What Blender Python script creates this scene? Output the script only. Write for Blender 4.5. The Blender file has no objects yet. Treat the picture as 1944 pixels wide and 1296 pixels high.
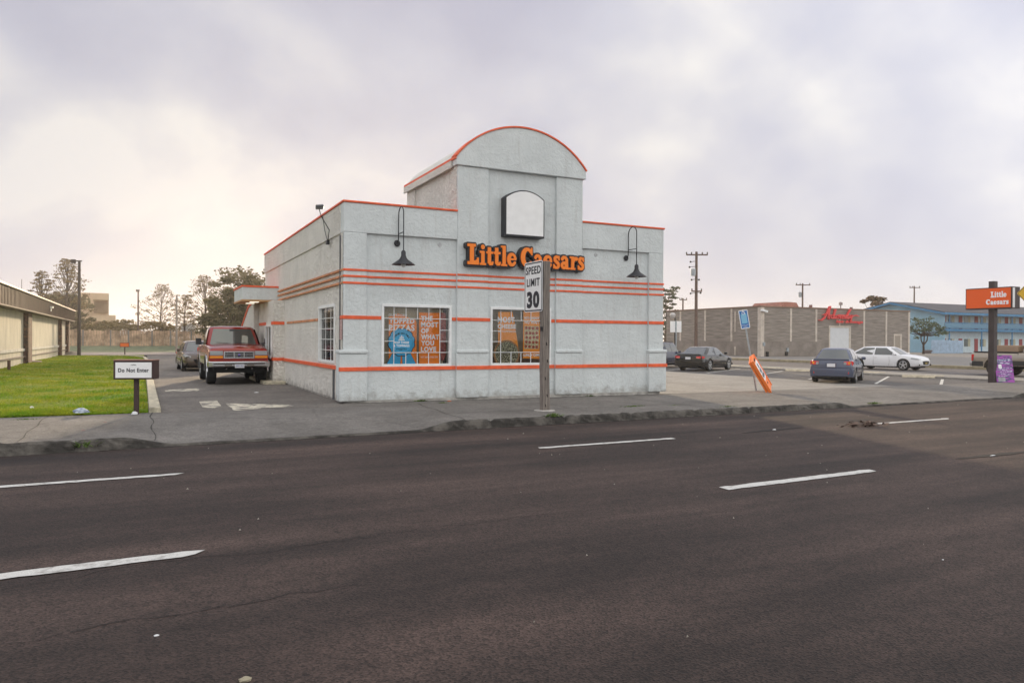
import bpy, bmesh, math, random
import numpy as np
from mathutils import Vector, Matrix
random.seed(7); rng = np.random.default_rng(7)
R = math.radians
scene = bpy.context.scene
# ------------------------------------------------------------------ camera
F = 1415.0; TH = math.atan(F/2854); H = 1.65
_p = math.atan(-4/F); _r = 0.0056
d0 = np.array([math.sin(TH), math.cos(TH), 0]); r0 = np.array([math.cos(TH), -math.sin(TH), 0]); u0 = np.array([0, 0, 1.])
CD = d0*math.cos(_p)+u0*math.sin(_p); _u = -d0*math.sin(_p)+u0*math.cos(_p)
CR = r0*math.cos(_r)+_u*math.sin(_r); CU = -r0*math.sin(_r)+_u*math.cos(_r)
cam = bpy.data.cameras.new("camera"); camo = bpy.data.objects.new("camera", cam)
scene.collection.objects.link(camo); scene.camera = camo
cam.sensor_width = 36; cam.lens = 36*F/1944; cam.clip_start = .05; cam.clip_end = 3000
camo.matrix_world = Matrix(((CR[0], CU[0], -CD[0], 0), (CR[1], CU[1], -CD[1], 0), (CR[2], CU[2], -CD[2], H), (0, 0, 0, 1)))

def ray(px, py): return CD+CR*(px-972)/F+CU*(648-py)/F
def G(px, py, z=0.):                      # the point at height z the photo shows at (px, py)
    v = ray(px, py); t = (z-H)/v[2]; return Vector((v[0]*t, v[1]*t, z))
def onY(px, py, y):
    v = ray(px, py); t = y/v[1]; return Vector((v[0]*t, y, H+v[2]*t))
def onX(px, py, x):
    v = ray(px, py); t = x/v[0]; return Vector((x, v[1]*t, H+v[2]*t))
def at(px, py, t):
    v = ray(px, py); return Vector((v[0]*t, v[1]*t, H+v[2]*t))

# ------------------------------------------------------------------ light
SUN_EL, SUN_AZ = 9.5, 15.0; CLOUDZ = 21.5               # azimuth measured from +Y toward +X
w = bpy.data.worlds.new("World"); scene.world = w; w.use_nodes = True
nt = w.node_tree; nt.nodes.clear()
def N(t, **k):
    n = nt.nodes.new(t)
    for a, b in k.items(): setattr(n, a, b)
    return n
def Lk(a, b): nt.links.new(a, b)
out = N('ShaderNodeOutputWorld'); bg = N('ShaderNodeBackground'); bg2 = N('ShaderNodeBackground'); add = N('ShaderNodeMixShader'); add.inputs[0].default_value = .985
sky = N('ShaderNodeTexSky', sky_type='NISHITA'); sky.sun_disc = False
sky.sun_elevation = R(SUN_EL); sky.sun_rotation = R(SUN_AZ); sky.dust_density = 2.5
Lk(sky.outputs[0], bg.inputs[0]); bg.inputs[1].default_value = 0.05
tc = N('ShaderNodeTexCoord'); sep = N('ShaderNodeSeparateXYZ'); Lk(tc.outputs['Generated'], sep.inputs[0])
def mth(op, a, b=None, c=None):
    n = N('ShaderNodeMath', operation=op)
    for i, v in enumerate((a, b, c)):
        if v is None: continue
        if isinstance(v, (int, float)): n.inputs[i].default_value = v
        else: Lk(v, n.inputs[i])
    return n.outputs[0]
zz = mth('MAXIMUM', sep.outputs[2], 0.0); den = mth('ADD', zz, 0.62)
cx = mth('DIVIDE', sep.outputs[0], den); cy = mth('DIVIDE', sep.outputs[1], den)
cmb = N('ShaderNodeCombineXYZ'); Lk(cx, cmb.inputs[0]); Lk(cy, cmb.inputs[1]); cmb.inputs[2].default_value = CLOUDZ
n1 = N('ShaderNodeTexNoise'); n1.inputs['Scale'].default_value = 3.0; n1.inputs['Detail'].default_value = 6; n1.inputs['Roughness'].default_value = .46; n1.inputs['Distortion'].default_value = .15
Lk(cmb.outputs[0], n1.inputs[0])
n2 = N('ShaderNodeTexNoise'); n2.inputs['Scale'].default_value = 1.3; n2.inputs['Detail'].default_value = 3
mp = N('ShaderNodeMapping'); mp.inputs['Location'].default_value = (4.3, 1.2, 0); Lk(cmb.outputs[0], mp.inputs[0]); Lk(mp.outputs[0], n2.inputs[0])
nn = mth('ADD', mth('MULTIPLY', n1.outputs[0], .65), mth('MULTIPLY', n2.outputs[0], .35))
ramp = N('ShaderNodeValToRGB'); Lk(nn, ramp.inputs[0])
e = ramp.color_ramp.elements
e[0].position = .39; e[0].color = (.54, .55, .67, 1); e[1].position = .585; e[1].color = (.92, .90, .89, 1)
m = e.new(.475); m.color = (.64, .65, .75, 1)
m2 = e.new(.53); m2.color = (.74, .74, .80, 1)
# horizon: pale haze low down
hz = N('ShaderNodeMixRGB'); hf = N('ShaderNodeMapRange'); Lk(sep.outputs[2], hf.inputs[0])
hf.inputs[1].default_value = 0.0; hf.inputs[2].default_value = .26; hf.inputs[3].default_value = .62; hf.inputs[4].default_value = 0.
Lk(hf.outputs[0], hz.inputs[0]); Lk(ramp.outputs[0], hz.inputs[1]); hz.inputs[2].default_value = (.75, .75, .82, 1)
# warm aureole round the low sun, seen through thin cloud
vm = N('ShaderNodeVectorMath', operation='DOT_PRODUCT'); Lk(tc.outputs['Generated'], vm.inputs[0]); gaz, gel = R(4.0), R(3.0)
vm.inputs[1].default_value = (math.sin(gaz)*math.cos(gel), math.cos(gaz)*math.cos(gel), math.sin(gel))
gp = mth('POWER', mth('MAXIMUM', vm.outputs['Value'], 0.0), 160.0)
gmx = N('ShaderNodeMixRGB'); gmx.blend_type = 'ADD'; Lk(mth('MULTIPLY', gp, .26), gmx.inputs[0]); Lk(hz.outputs[0], gmx.inputs[1]); gmx.inputs[2].default_value = (1.0, .72, .42, 1)
Lk(gmx.outputs[0], bg2.inputs[0])
# unseen sky behind the camera made brighter and warmer to lift the shaded front
bk = N('ShaderNodeVectorMath', operation='DOT_PRODUCT'); Lk(tc.outputs['Generated'], bk.inputs[0]); bk.inputs[1].default_value = (.12, -.86, .40)
bf = N('ShaderNodeMapRange', interpolation_type='SMOOTHSTEP'); Lk(bk.outputs['Value'], bf.inputs[0]); bf.inputs[1].default_value = -.75; bf.inputs[2].default_value = .85; bf.inputs[3].default_value = .80; bf.inputs[4].default_value = 1.75
wf = N('ShaderNodeMapRange'); Lk(bk.outputs['Value'], wf.inputs[0]); wf.inputs[1].default_value = -.2; wf.inputs[2].default_value = .5
wm = N('ShaderNodeMixRGB'); wm.blend_type = 'MULTIPLY'; Lk(wf.outputs[0], wm.inputs[0]); Lk(gmx.outputs[0], wm.inputs[1]); wm.inputs[2].default_value = (1.0, .99, .88, 1); Lk(wm.outputs[0], bg2.inputs[0])
Lk(bf.outputs[0], bg2.inputs[1])
Lk(bg.outputs[0], add.inputs[1]); Lk(bg2.outputs[0], add.inputs[2]); Lk(add.outputs[0], out.inputs[0])

sl = bpy.data.lights.new("sun", 'SUN'); so = bpy.data.objects.new("sun", sl); scene.collection.objects.link(so)
sl.energy = 4.2; sl.angle = R(2.5); sl.color = (1.0, .77, .50)
sv = Vector((math.sin(R(SUN_AZ))*math.cos(R(SUN_EL)), math.cos(R(SUN_AZ))*math.cos(R(SUN_EL)), math.sin(R(SUN_EL))))
so.rotation_euler = sv.to_track_quat('Z', 'Y').to_euler(); so.location = (0, 0, 50)
vs = scene.view_settings; vs.view_transform = 'Standard'; vs.look = 'None'; vs.exposure = 0.12; vs.gamma = 1

# ------------------------------------------------------------------ materials
MATS = {}
def mat(name, col, rough=.6, metal=0., var=.0, vscale=2., bump=0., bscale=40., spec=.5, col2=None, fine=0., coat=0., stretch=None, thr=None, detail=5, emit=None):
    if name in MATS: return MATS[name]
    M = bpy.data.materials.new(name); M.use_nodes = True; t = M.node_tree; b = t.nodes['Principled BSDF']
    b.inputs['Roughness'].default_value = rough; b.inputs['Metallic'].default_value = metal
    b.inputs['Specular IOR Level'].default_value = spec; b.inputs['Base Color'].default_value = (*col, 1)
    if coat: b.inputs['Coat Weight'].default_value = coat; b.inputs['Coat Roughness'].default_value = .06
    tcn = t.nodes.new('ShaderNodeTexCoord'); src = tcn.outputs['Object']
    if stretch:
        mpn = t.nodes.new('ShaderNodeMapping'); mpn.inputs['Scale'].default_value = stretch; t.links.new(src, mpn.inputs[0]); src = mpn.outputs[0]
    cur = None
    if var or col2:
        n = t.nodes.new('ShaderNodeTexNoise'); n.inputs['Scale'].default_value = vscale; n.inputs['Detail'].default_value = detail; n.inputs['Roughness'].default_value = .6
        t.links.new(src, n.inputs[0])
        rp = t.nodes.new('ShaderNodeValToRGB'); t.links.new(n.outputs[0], rp.inputs[0])
        lo, hi = (thr or (.35, .65)); rp.color_ramp.elements[0].position = lo; rp.color_ramp.elements[1].position = hi
        c2 = col2 or tuple(c*(1-var) for c in col); c1 = col if col2 else tuple(min(1, c*(1+var*.5)) for c in col)
        rp.color_ramp.elements[0].color = (*c2, 1); rp.color_ramp.elements[1].color = (*c1, 1)
        cur = rp.outputs[0]
    if fine:
        n3 = t.nodes.new('ShaderNodeTexNoise'); n3.inputs['Scale'].default_value = bscale*2.2; n3.inputs['Detail'].default_value = 2
        t.links.new(src, n3.inputs[0]); mr = t.nodes.new('ShaderNodeMapRange'); t.links.new(n3.outputs[0], mr.inputs[0])
        mr.inputs[1].default_value = .3; mr.inputs[2].default_value = .7; mr.inputs[3].default_value = 1-fine; mr.inputs[4].default_value = 1+fine
        mx = t.nodes.new('ShaderNodeMixRGB'); mx.blend_type = 'MULTIPLY'; mx.inputs[0].default_value = 1
        if cur: t.links.new(cur, mx.inputs[1])
        else: mx.inputs[1].default_value = (*col, 1)
        t.links.new(mr.outputs[0], mx.inputs[2]); cur = mx.outputs[0]
    if cur: t.links.new(cur, b.inputs['Base Color'])
    if bump:
        nb = t.nodes.new('ShaderNodeTexNoise'); nb.inputs['Scale'].default_value = bscale; nb.inputs['Detail'].default_value = 4
        t.links.new(src, nb.inputs[0]); bn = t.nodes.new('ShaderNodeBump'); bn.inputs['Strength'].default_value = min(1, bump); bn.inputs['Distance'].default_value = .02*max(1, bump)
        t.links.new(nb.outputs[0], bn.inputs['Height']); t.links.new(bn.outputs[0], b.inputs['Normal'])
    if emit: b.inputs['Emission Color'].default_value = (*col, 1); b.inputs['Emission Strength'].default_value = emit
    MATS[name] = M; return M

def glass(name, tint=(.8, .9, .9), dark=.25):
    M = bpy.data.materials.new(name); M.use_nodes = True; t = M.node_tree; t.nodes.clear()
    o = t.nodes.new('ShaderNodeOutputMaterial'); tr = t.nodes.new('ShaderNodeBsdfTransparent'); gl = t.nodes.new('ShaderNodeBsdfGlossy'); mx = t.nodes.new('ShaderNodeMixShader')
    fr = t.nodes.new('ShaderNodeFresnel'); fr.inputs[0].default_value = 1.45
    tr.inputs[0].default_value = (*[c*dark for c in tint], 1); gl.inputs['Roughness'].default_value = .02
    t.links.new(fr.outputs[0], mx.inputs[0]); t.links.new(tr.outputs[0], mx.inputs[1]); t.links.new(gl.outputs[0], mx.inputs[2]); t.links.new(mx.outputs[0], o.inputs[0])
    return M
def stucco(name, col, rough_amp, scale, dirt=(.45, .44, .42), dirt_amt=.5, drip=True):
    """painted plaster: trowel relief, blotches and faint run marks"""
    M = bpy.data.materials.new(name); M.use_nodes = True; t = M.node_tree; b = t.nodes['Principled BSDF']; b.inputs['Roughness'].default_value = .78
    b.inputs['Specular IOR Level'].default_value = .25
    tcn = t.nodes.new('ShaderNodeTexCoord'); src = tcn.outputs['Object']
    n = t.nodes.new('ShaderNodeTexNoise'); n.inputs['Scale'].default_value = 1.1; n.inputs['Detail'].default_value = 8; n.inputs['Roughness'].default_value = .68; t.links.new(src, n.inputs[0])
    rp = t.nodes.new('ShaderNodeValToRGB'); t.links.new(n.outputs[0], rp.inputs[0]); rp.color_ramp.elements[0].position = .3; rp.color_ramp.elements[1].position = .66
    rp.color_ramp.elements[0].color = (*[c*.89 for c in col], 1); rp.color_ramp.elements[1].color = (*[min(1, c*1.04) for c in col], 1)
    # run marks: noise stretched down the wall
    mpn = t.nodes.new('ShaderNodeMapping'); mpn.inputs['Scale'].default_value = (5, 5, .55); t.links.new(src, mpn.inputs[0])
    nd = t.nodes.new('ShaderNodeTexNoise'); nd.inputs['Scale'].default_value = 1.6; nd.inputs['Detail'].default_value = 6; t.links.new(mpn.outputs[0], nd.inputs[0])
    rd = t.nodes.new('ShaderNodeMapRange'); t.links.new(nd.outputs[0], rd.inputs[0]); rd.inputs[1].default_value = .55; rd.inputs[2].default_value = .80; rd.inputs[3].default_value = 0; rd.inputs[4].default_value = dirt_amt
    mx = t.nodes.new('ShaderNodeMixRGB'); t.links.new(rd.outputs[0], mx.inputs[0]); t.links.new(rp.outputs[0], mx.inputs[1]); mx.inputs[2].default_value = (*dirt, 1)
    # splash dirt near the ground
    sp = t.nodes.new('ShaderNodeSeparateXYZ'); t.links.new(src, sp.inputs[0]); ng = t.nodes.new('ShaderNodeTexNoise'); ng.inputs['Scale'].default_value = 6; ng.inputs['Detail'].default_value = 5; t.links.new(src, ng.inputs[0])
    ad = t.nodes.new('ShaderNodeMath'); ad.operation = 'MULTIPLY_ADD'; t.links.new(ng.outputs[0], ad.inputs[0]); ad.inputs[1].default_value = -.75; t.links.new(sp.outputs[2], ad.inputs[2])
    mg = t.nodes.new('ShaderNodeMapRange'); t.links.new(ad.outputs[0], mg.inputs[0]); mg.inputs[1].default_value = -.36; mg.inputs[2].default_value = -.1; mg.inputs[3].default_value = .55; mg.inputs[4].default_value = 0
    mx2 = t.nodes.new('ShaderNodeMixRGB'); t.links.new(mg.outputs[0], mx2.inputs[0]); t.links.new(mx.outputs[0], mx2.inputs[1]); mx2.inputs[2].default_value = (.27, .25, .22, 1)
    t.links.new(mx2.outputs[0], b.inputs['Base Color'])
    nb = t.nodes.new('ShaderNodeTexNoise'); nb.inputs['Scale'].default_value = scale; nb.inputs['Detail'].default_value = 5; nb.inputs['Roughness'].default_value = .6; nb.inputs['Distortion'].default_value = .6; t.links.new(src, nb.inputs[0])
    rb = t.nodes.new('ShaderNodeMapRange'); t.links.new(nb.outputs[0], rb.inputs[0]); rb.inputs[1].default_value = .42; rb.inputs[2].default_value = .60
    bn = t.nodes.new('ShaderNodeBump'); bn.inputs['Strength'].default_value = min(1, rough_amp); bn.inputs['Distance'].default_value = .022 if rough_amp < .9 else .032
    t.links.new(rb.outputs[0], bn.inputs['Height']); t.links.new(bn.outputs[0], b.inputs['Normal'])
    MATS[name] = M; return M

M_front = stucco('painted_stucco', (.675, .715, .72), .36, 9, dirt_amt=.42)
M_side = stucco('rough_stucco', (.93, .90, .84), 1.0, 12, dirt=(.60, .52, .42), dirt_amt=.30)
M_red = mat('trim_orange_red', (.86, .135, .045), .6, var=.18, vscale=6, bump=.15, bscale=60)
M_black = mat('black_metal', (.02, .02, .025), .45)
M_dark = mat('dark', (.015, .015, .015), .8)
M_whiteframe = mat('white_frame', (.86, .87, .87), .5, var=.08, vscale=5)
M_found = mat('foundation_concrete', (.42, .40, .37), .9, var=.4, vscale=3, bump=.5, bscale=20)
M_glass = glass('shop_glass', (1, 1, 1), 1.)
M_tan = mat('blind_tan', (.50, .44, .30), .8, var=.25, vscale=1.5)
M_orange = mat('poster_orange', (.80, .25, .02), .7, var=.08, vscale=3)
M_orangeL = mat('letter_orange', (1.0, .235, .01), .4, var=.06, vscale=4)
M_white = mat('sign_white', (.90, .90, .90), .5, var=.05, vscale=4)
M_txtw = mat('letter_white', (.95, .96, .98), .5)
M_txtk = mat('letter_black', (.02, .02, .03), .5)
M_blue = mat('ribbon_blue', (.03, .45, .78), .6)
M_roof = mat('roof_felt', (.12, .12, .12), .9, var=.3)
M_chrome = mat('chrome', (.50, .50, .51), .2, metal=1.)
M_tyre = mat('tyre_rubber', (.022, .022, .022), .8, bump=.2, bscale=80)
M_rim = mat('alloy_rim', (.62, .63, .65), .3, metal=.8)
M_under = mat('underbody', (.012, .012, .012), .9)
M_plate = mat('plate_white', (.70, .71, .76), .5)
M_carglass = mat('car_glass', (.075, .085, .082), .04, spec=1.0, coat=.6)
M_lens = mat('lens_clear', (.36, .38, .40), .12, spec=.8, coat=.5)
M_amber = mat('lens_amber', (.85, .28, .01), .2, coat=.5)
M_redlens = mat('lens_red', (.62, .012, .015), .15, coat=.6)
M_wood = mat('weathered_wood', (.24, .205, .18), .85, var=.5, vscale=3, bump=.5, bscale=12, stretch=(12, 12, .7), detail=8)
M_polewood = mat('pole_wood', (.13, .085, .07), .9, var=.3, vscale=4)
M_galv = mat('galvanised_steel', (.36, .40, .43), .45, metal=.6, var=.2, vscale=8)

# ------------------------------------------------------------------ object helpers
COL = scene.collection
def tag(o, label=None, cat=None, group=None, kind=None):
    if label: o['label'] = label
    if cat: o['category'] = cat
    if group: o['group'] = group
    if kind: o['kind'] = kind
    return o
def thing(name, label, cat, loc=(0, 0, 0), rz=0., group=None):
    o = bpy.data.objects.new(name, None); o.empty_display_size = .3; COL.objects.link(o)
    o.location = loc; o.rotation_euler = (0, 0, rz); return tag(o, label, cat, group)
def wmat(p):
    m = Matrix.Identity(4)
    while p is not None:
        m = Matrix.Translation(p.location) @ p.rotation_euler.to_matrix().to_4x4() @ m; p = p.parent
    return m
def link(name, me, m, parent=None, world=True, smooth=False, bevel=0., sharp=35, seg=2):
    if m is not None: me.materials.clear(); me.materials.append(m)
    if world and parent is not None: me.transform(wmat(parent).inverted())
    o = bpy.data.objects.new(name, me); COL.objects.link(o)
    if parent is not None: o.parent = parent
    if smooth:
        for p in me.polygons: p.use_smooth = True
        me.set_sharp_from_angle(angle=R(sharp))
    if bevel:
        b = o.modifiers.new('bevel', 'BEVEL'); b.width = bevel; b.segments = seg; b.limit_method = 'ANGLE'; b.angle_limit = R(40)
    return o

class MB:
    def __init__(s): s.v = []; s.f = []
    def add(s, vs, fs):
        k = len(s.v); s.v += [tuple(v) for v in vs]; s.f += [tuple(i+k for i in f) for f in fs]; return s
    def box(s, x0, x1, y0, y1, z0, z1):
        return s.add([(x0, y0, z0), (x1, y0, z0), (x1, y1, z0), (x0, y1, z0), (x0, y0, z1), (x1, y0, z1), (x1, y1, z1), (x0, y1, z1)],
                     [(0, 3, 2, 1), (4, 5, 6, 7), (0, 1, 5, 4), (1, 2, 6, 5), (2, 3, 7, 6), (3, 0, 4, 7)])
    def obox(s, c, ax, ay, az, hx, hy, hz):
        c = Vector(c); ax, ay, az = Vector(ax).normalized(), Vector(ay).normalized(), Vector(az).normalized(); vs = []
        for sz in (-1, 1):
            for sx, sy in ((-1, -1), (1, -1), (1, 1), (-1, 1)): vs.append(c+ax*hx*sx+ay*hy*sy+az*hz*sz)
        return s.add(vs, [(0, 3, 2, 1), (4, 5, 6, 7), (0, 1, 5, 4), (1, 2, 6, 5), (2, 3, 7, 6), (3, 0, 4, 7)])
    def prism(s, poly, a, b):
        """poly: list of 3D points, extruded from offset a to offset b (vectors)"""
        n = len(poly); a = Vector(a); b = Vector(b)
        vs = [Vector(p)+a for p in poly]+[Vector(p)+b for p in poly]
        return s.add(vs, [tuple(range(n))[::-1], tuple(range(n, 2*n))]+[(i, (i+1) % n, n+(i+1) % n, n+i) for i in range(n)])
    def tube(s, pts, rad, seg=10, caps=True):
        pts = [Vector(p) for p in pts]; n = len(pts); rad = rad if hasattr(rad, '__len__') else [rad]*n; vs = []; fs = []; up = None
        for i, p in enumerate(pts):
            t = (pts[min(i+1, n-1)]-pts[max(i-1, 0)]).normalized()
            if up is None: up = Vector((0, 0, 1)) if abs(t.z) < .9 else Vector((1, 0, 0))
            a = t.cross(up).normalized(); b = t.cross(a).normalized(); up = -b if (-b).dot(up) > 0 else b
            a = t.cross(up).normalized(); b = t.cross(a)
            for k in range(seg):
                an = 2*math.pi*k/seg; vs.append(p+(a*math.cos(an)+b*math.sin(an))*rad[i])
        for i in range(n-1):
            for k in range(seg):
                k2 = (k+1) % seg; fs.append((i*seg+k, i*seg+k2, (i+1)*seg+k2, (i+1)*seg+k))
        if caps: fs.append(tuple(range(seg))[::-1]); fs.append(tuple(range((n-1)*seg, n*seg)))
        return s.add(vs, fs)
    def lathe(s, prof, c=(0, 0, 0), axis='z', seg=24):
        """prof: (radius, height)"""
        n = len(prof); vs = []; fs = []; c = Vector(c)
        for r_, h_ in prof:
            for k in range(seg):
                a = 2*math.pi*k/seg; x, y = r_*math.cos(a), r_*math.sin(a)
                vs.append(c+(Vector((x, y, h_)) if axis == 'z' else Vector((x, h_, y)) if axis == 'y' else Vector((h_, x, y))))
        for i in range(n-1):
            for k in range(seg):
                k2 = (k+1) % seg; fs.append((i*seg+k, i*seg+k2, (i+1)*seg+k2, (i+1)*seg+k))
        fs.append(tuple(range(seg))[::-1]); fs.append(tuple(range((n-1)*seg, n*seg)))
        return s.add(vs, fs)
    def loft(s, secs, closed=True, caps=True):
        n = len(secs[0]); vs = [p for q in secs for p in q]; fs = []
        for i in range(len(secs)-1):
            for k in range(n if closed else n-1):
                k2 = (k+1) % n; fs.append((i*n+k, i*n+k2, (i+1)*n+k2, (i+1)*n+k))
        if caps and closed: fs.append(tuple(range(n))[::-1]); fs.append(tuple(range((len(secs)-1)*n, len(secs)*n)))
        return s.add(vs, fs)
    def mesh(s, name='m'):
        me = bpy.data.meshes.new(name); me.from_pydata([tuple(v) for v in s.v], [], s.f); me.validate()
        bm = bmesh.new(); bm.from_mesh(me); bmesh.ops.recalc_face_normals(bm, faces=bm.faces); bm.to_mesh(me); bm.free(); return me
    def build(s, name, m, parent=None, **k): return link(name, s.mesh(name), m, parent, **k)

def sheet(name, pts, m, kind='structure'):
    me = bpy.data.meshes.new(name); me.from_pydata([tuple(p) for p in pts], [], [tuple(range(len(pts)))])
    o = link(name, me, m); tag(o, kind=kind); return o

# text: upright lettering on a plane given by a right vector, an up vector and a centre
def curve_mesh(cu):
    o = bpy.data.objects.new('tmp', cu); COL.objects.link(o); dg = bpy.context.evaluated_depsgraph_get(); dg.update()
    me = bpy.data.meshes.new_from_object(o.evaluated_get(dg)); bpy.data.objects.remove(o); return me
def text(name, body, m, parent, c, width, height, right=(1, 0, 0), up=(0, 0, 1), depth=.004, bold=0., align='CENTER', line=.95, slant=0.):
    cu = bpy.data.curves.new('t', 'FONT'); cu.body = body; cu.size = 1; cu.extrude = .02; cu.offset = bold; cu.align_x = align; cu.space_line = line; cu.space_character = 1.12; cu.shear = slant; cu.resolution_u = 3
    me = curve_mesh(cu); co = np.array([v.co[:] for v in me.vertices])
    if len(co) == 0: return None
    mn, mxx = co.min(0), co.max(0); r_ = Vector(right).normalized(); u_ = Vector(up).normalized(); n_ = r_.cross(u_)
    s1 = width/(mxx[0]-mn[0]); s2 = height/(mxx[1]-mn[1]) if height else s1
    for v in me.vertices:
        x = (v.co.x-(mn[0]+mxx[0])/2)*s1; y = (v.co.y-(mn[1]+mxx[1])/2)*s2; z = (v.co.z/.02+1)/2*depth
        v.co = Vector(c)+r_*x+u_*y+n_*z
    return link(name, me, m, parent)

# ---- lettering drawn with distance fields (heavy slab letters and brush script)
class Field:
    def __init__(s, x0, x1, y0, y1, st):
        s.xs = np.arange(x0, x1, st); s.ys = np.arange(y0, y1, st); s.X, s.Y = np.meshgrid(s.xs, s.ys); s.d = np.full(s.X.shape, 9.)
    def cap(s, a, b, ra, rb):
        ax, ay = a; bx, by = b; dx, dy = bx-ax, by-ay; L2 = dx*dx+dy*dy+1e-9
        t = np.clip(((s.X-ax)*dx+(s.Y-ay)*dy)/L2, 0, 1)
        s.d = np.minimum(s.d, np.hypot(s.X-ax-t*dx, s.Y-ay-t*dy)-(ra+(rb-ra)*t))
    def box(s, cx, cy, hx, hy, r=.02):
        qx = np.abs(s.X-cx)-hx+r; qy = np.abs(s.Y-cy)-hy+r
        s.d = np.minimum(s.d, np.hypot(np.maximum(qx, 0), np.maximum(qy, 0))+np.minimum(np.maximum(qx, qy), 0)-r)
    def path(s, pts, rr):
        n = len(pts); rr = rr if hasattr(rr, '__len__') else [rr]*n
        for i in range(n-1): s.cap(pts[i], pts[i+1], rr[i], rr[i+1])
    def arc(s, cx, cy, rx, ry, a0, a1, rf, n=22):
        an = [R(a0+(a1-a0)*i/n) for i in range(n+1)]; s.path([(cx+rx*math.cos(a), cy+ry*math.sin(a)) for a in an], [rf(a) for a in an])
    def contours(s, iso):
        D = s.d-iso; ny, nx = D.shape; D = np.where(D == 0, 1e-6, D); nxt = {}; P = {}
        def ek(j, i, h):            # edge point keys
            k = (j, i, h)
            if k not in P:
                if h: t = D[j, i]/(D[j, i]-D[j, i+1]); P[k] = (s.xs[i]+t*(s.xs[i+1]-s.xs[i]), s.ys[j])
                else: t = D[j, i]/(D[j, i]-D[j+1, i]); P[k] = (s.xs[i], s.ys[j]+t*(s.ys[j+1]-s.ys[j]))
            return k
        neg = D < 0; case = neg[:-1, :-1]*1+neg[:-1, 1:]*2+neg[1:, 1:]*4+neg[1:, :-1]*8
        T = {1: [('L', 'B')], 2: [('B', 'R')], 3: [('L', 'R')], 4: [('R', 'T')], 5: [('L', 'T'), ('R', 'B')], 6: [('B', 'T')], 7: [('L', 'T')], 8: [('T', 'L')], 9: [('T', 'B')], 10: [('B', 'L'), ('T', 'R')], 11: [('T', 'R')], 12: [('R', 'L')], 13: [('R', 'B')], 14: [('B', 'L')]}
        for j, i in zip(*np.nonzero((case > 0) & (case < 15))):
            E = {'B': (j, i, 1), 'T': (j+1, i, 1), 'L': (j, i, 0), 'R': (j, i+1, 0)}
            for a, b in T[int(case[j, i])]:
                ka, kb = ek(*E[a]), ek(*E[b]); nxt.setdefault(ka, []).append(kb); nxt.setdefault(kb, []).append(ka)
        seen = set(); loops = []
        for k0 in nxt:
            if k0 in seen: continue
            loop = [k0]; seen.add(k0); k = k0
            while True:
                c = [q for q in nxt[k] if q not in seen]
                if not c: break
                k = c[0]; seen.add(k); loop.append(k)
            if len(loop) > 4: loops.append([P[q] for q in loop])
        return loops
    def mesh(s, iso, scale, c, right, up, d0, d1):
        cu = bpy.data.curves.new('c', 'CURVE'); cu.dimensions = '2D'; cu.fill_mode = 'BOTH'; cu.extrude = .5
        for lp in s.contours(iso):
            sp = cu.splines.new('POLY'); sp.points.add(len(lp)-1)
            for q, p in zip(sp.points, lp): q.co = (p[0], p[1], 0, 1)
            sp.use_cyclic_u = True
        me = curve_mesh(cu); r_ = Vector(right).normalized(); u_ = Vector(up).normalized(); n_ = r_.cross(u_)
        for v in me.vertices: v.co = Vector(c)+r_*v.co.x*scale[0]+u_*v.co.y*scale[1]+n_*(d0+(v.co.z+.5)*(d1-d0))
        return me
def slab(fd, word, x, y=0, k=1.):
    adv = dict(L=.78, i=.42, t=.47, l=.42, e=.64, C=.86, a=.66, s=.54, r=.54)
    adv[' '] = .26
    for ch in word:
        B = lambda cx, cy, hx, hy: fd.box(x+cx*k, y+cy*k, hx*k, hy*k, .02*k)
        A = lambda cx, cy, rx, ry, a0, a1, rf: fd.arc(x+cx*k, y+cy*k, rx*k, ry*k, a0, a1, lambda a: rf(a)*k)
        Pth = lambda pts, rr: fd.path([(x+p[0]*k, y+p[1]*k) for p in pts], [q*k for q in rr])
        if ch == 'L': B(.3, .5, .125, .5); B(.28, .93, .26, .07); B(.38, .075, .36, .075); B(.67, .17, .065, .17); Pth([(.42, .1), (.66, .2)], [.08, .06])
        if ch == 'i': B(.21, .34, .105, .34); B(.21, .05, .2, .05); B(.14, .63, .13, .055); Pth([(.205, .87), (.206, .87)], [.115, .115])
        if ch == 't': B(.2, .48, .105, .4); B(.22, .62, .22, .055); Pth([(.17, .14), (.25, .085), (.36, .09), (.42, .15)], [.06, .085, .08, .05])
        if ch == 'l': B(.21, .5, .105, .5); B(.21, .05, .2, .05); B(.14, .95, .13, .05)
        if ch == 'e': A(.31, .34, .215, .26, 10, 325, lambda a: .075+.04*max(0, -math.cos(a))); B(.31, .36, .22, .045)
        if ch == 'C': A(.43, .5, .30, .40, 42, 318, lambda a: .085+.06*max(0, -math.cos(a))); B(.72, .8, .05, .19); 
        if ch == 'a': A(.25, .2, .15, .12, 0, 360, lambda a: .085); Pth([(.12, .52), (.2, .61), (.33, .61), (.43, .5), (.44, .1)], [.09, .08, .08, .095, .1]); B(.54, .05, .1, .05)
        if ch == 's': Pth([(.43, .5), (.36, .6), (.24, .62), (.14, .54), (.16, .43), (.27, .35), (.38, .27), (.41, .16), (.33, .07), (.19, .065), (.08, .18)], [.055, .07, .075, .085, .095, .1, .095, .085, .075, .07, .055]); B(.44, .55, .035, .12); B(.07, .13, .035, .12)
        if ch == 'r': B(.2, .34, .105, .34); B(.2, .05, .19, .05); B(.13, .63, .13, .055); Pth([(.27, .42), (.36, .58), (.47, .57)], [.06, .085, .1])
        x += adv[ch]*k
    return x

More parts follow.
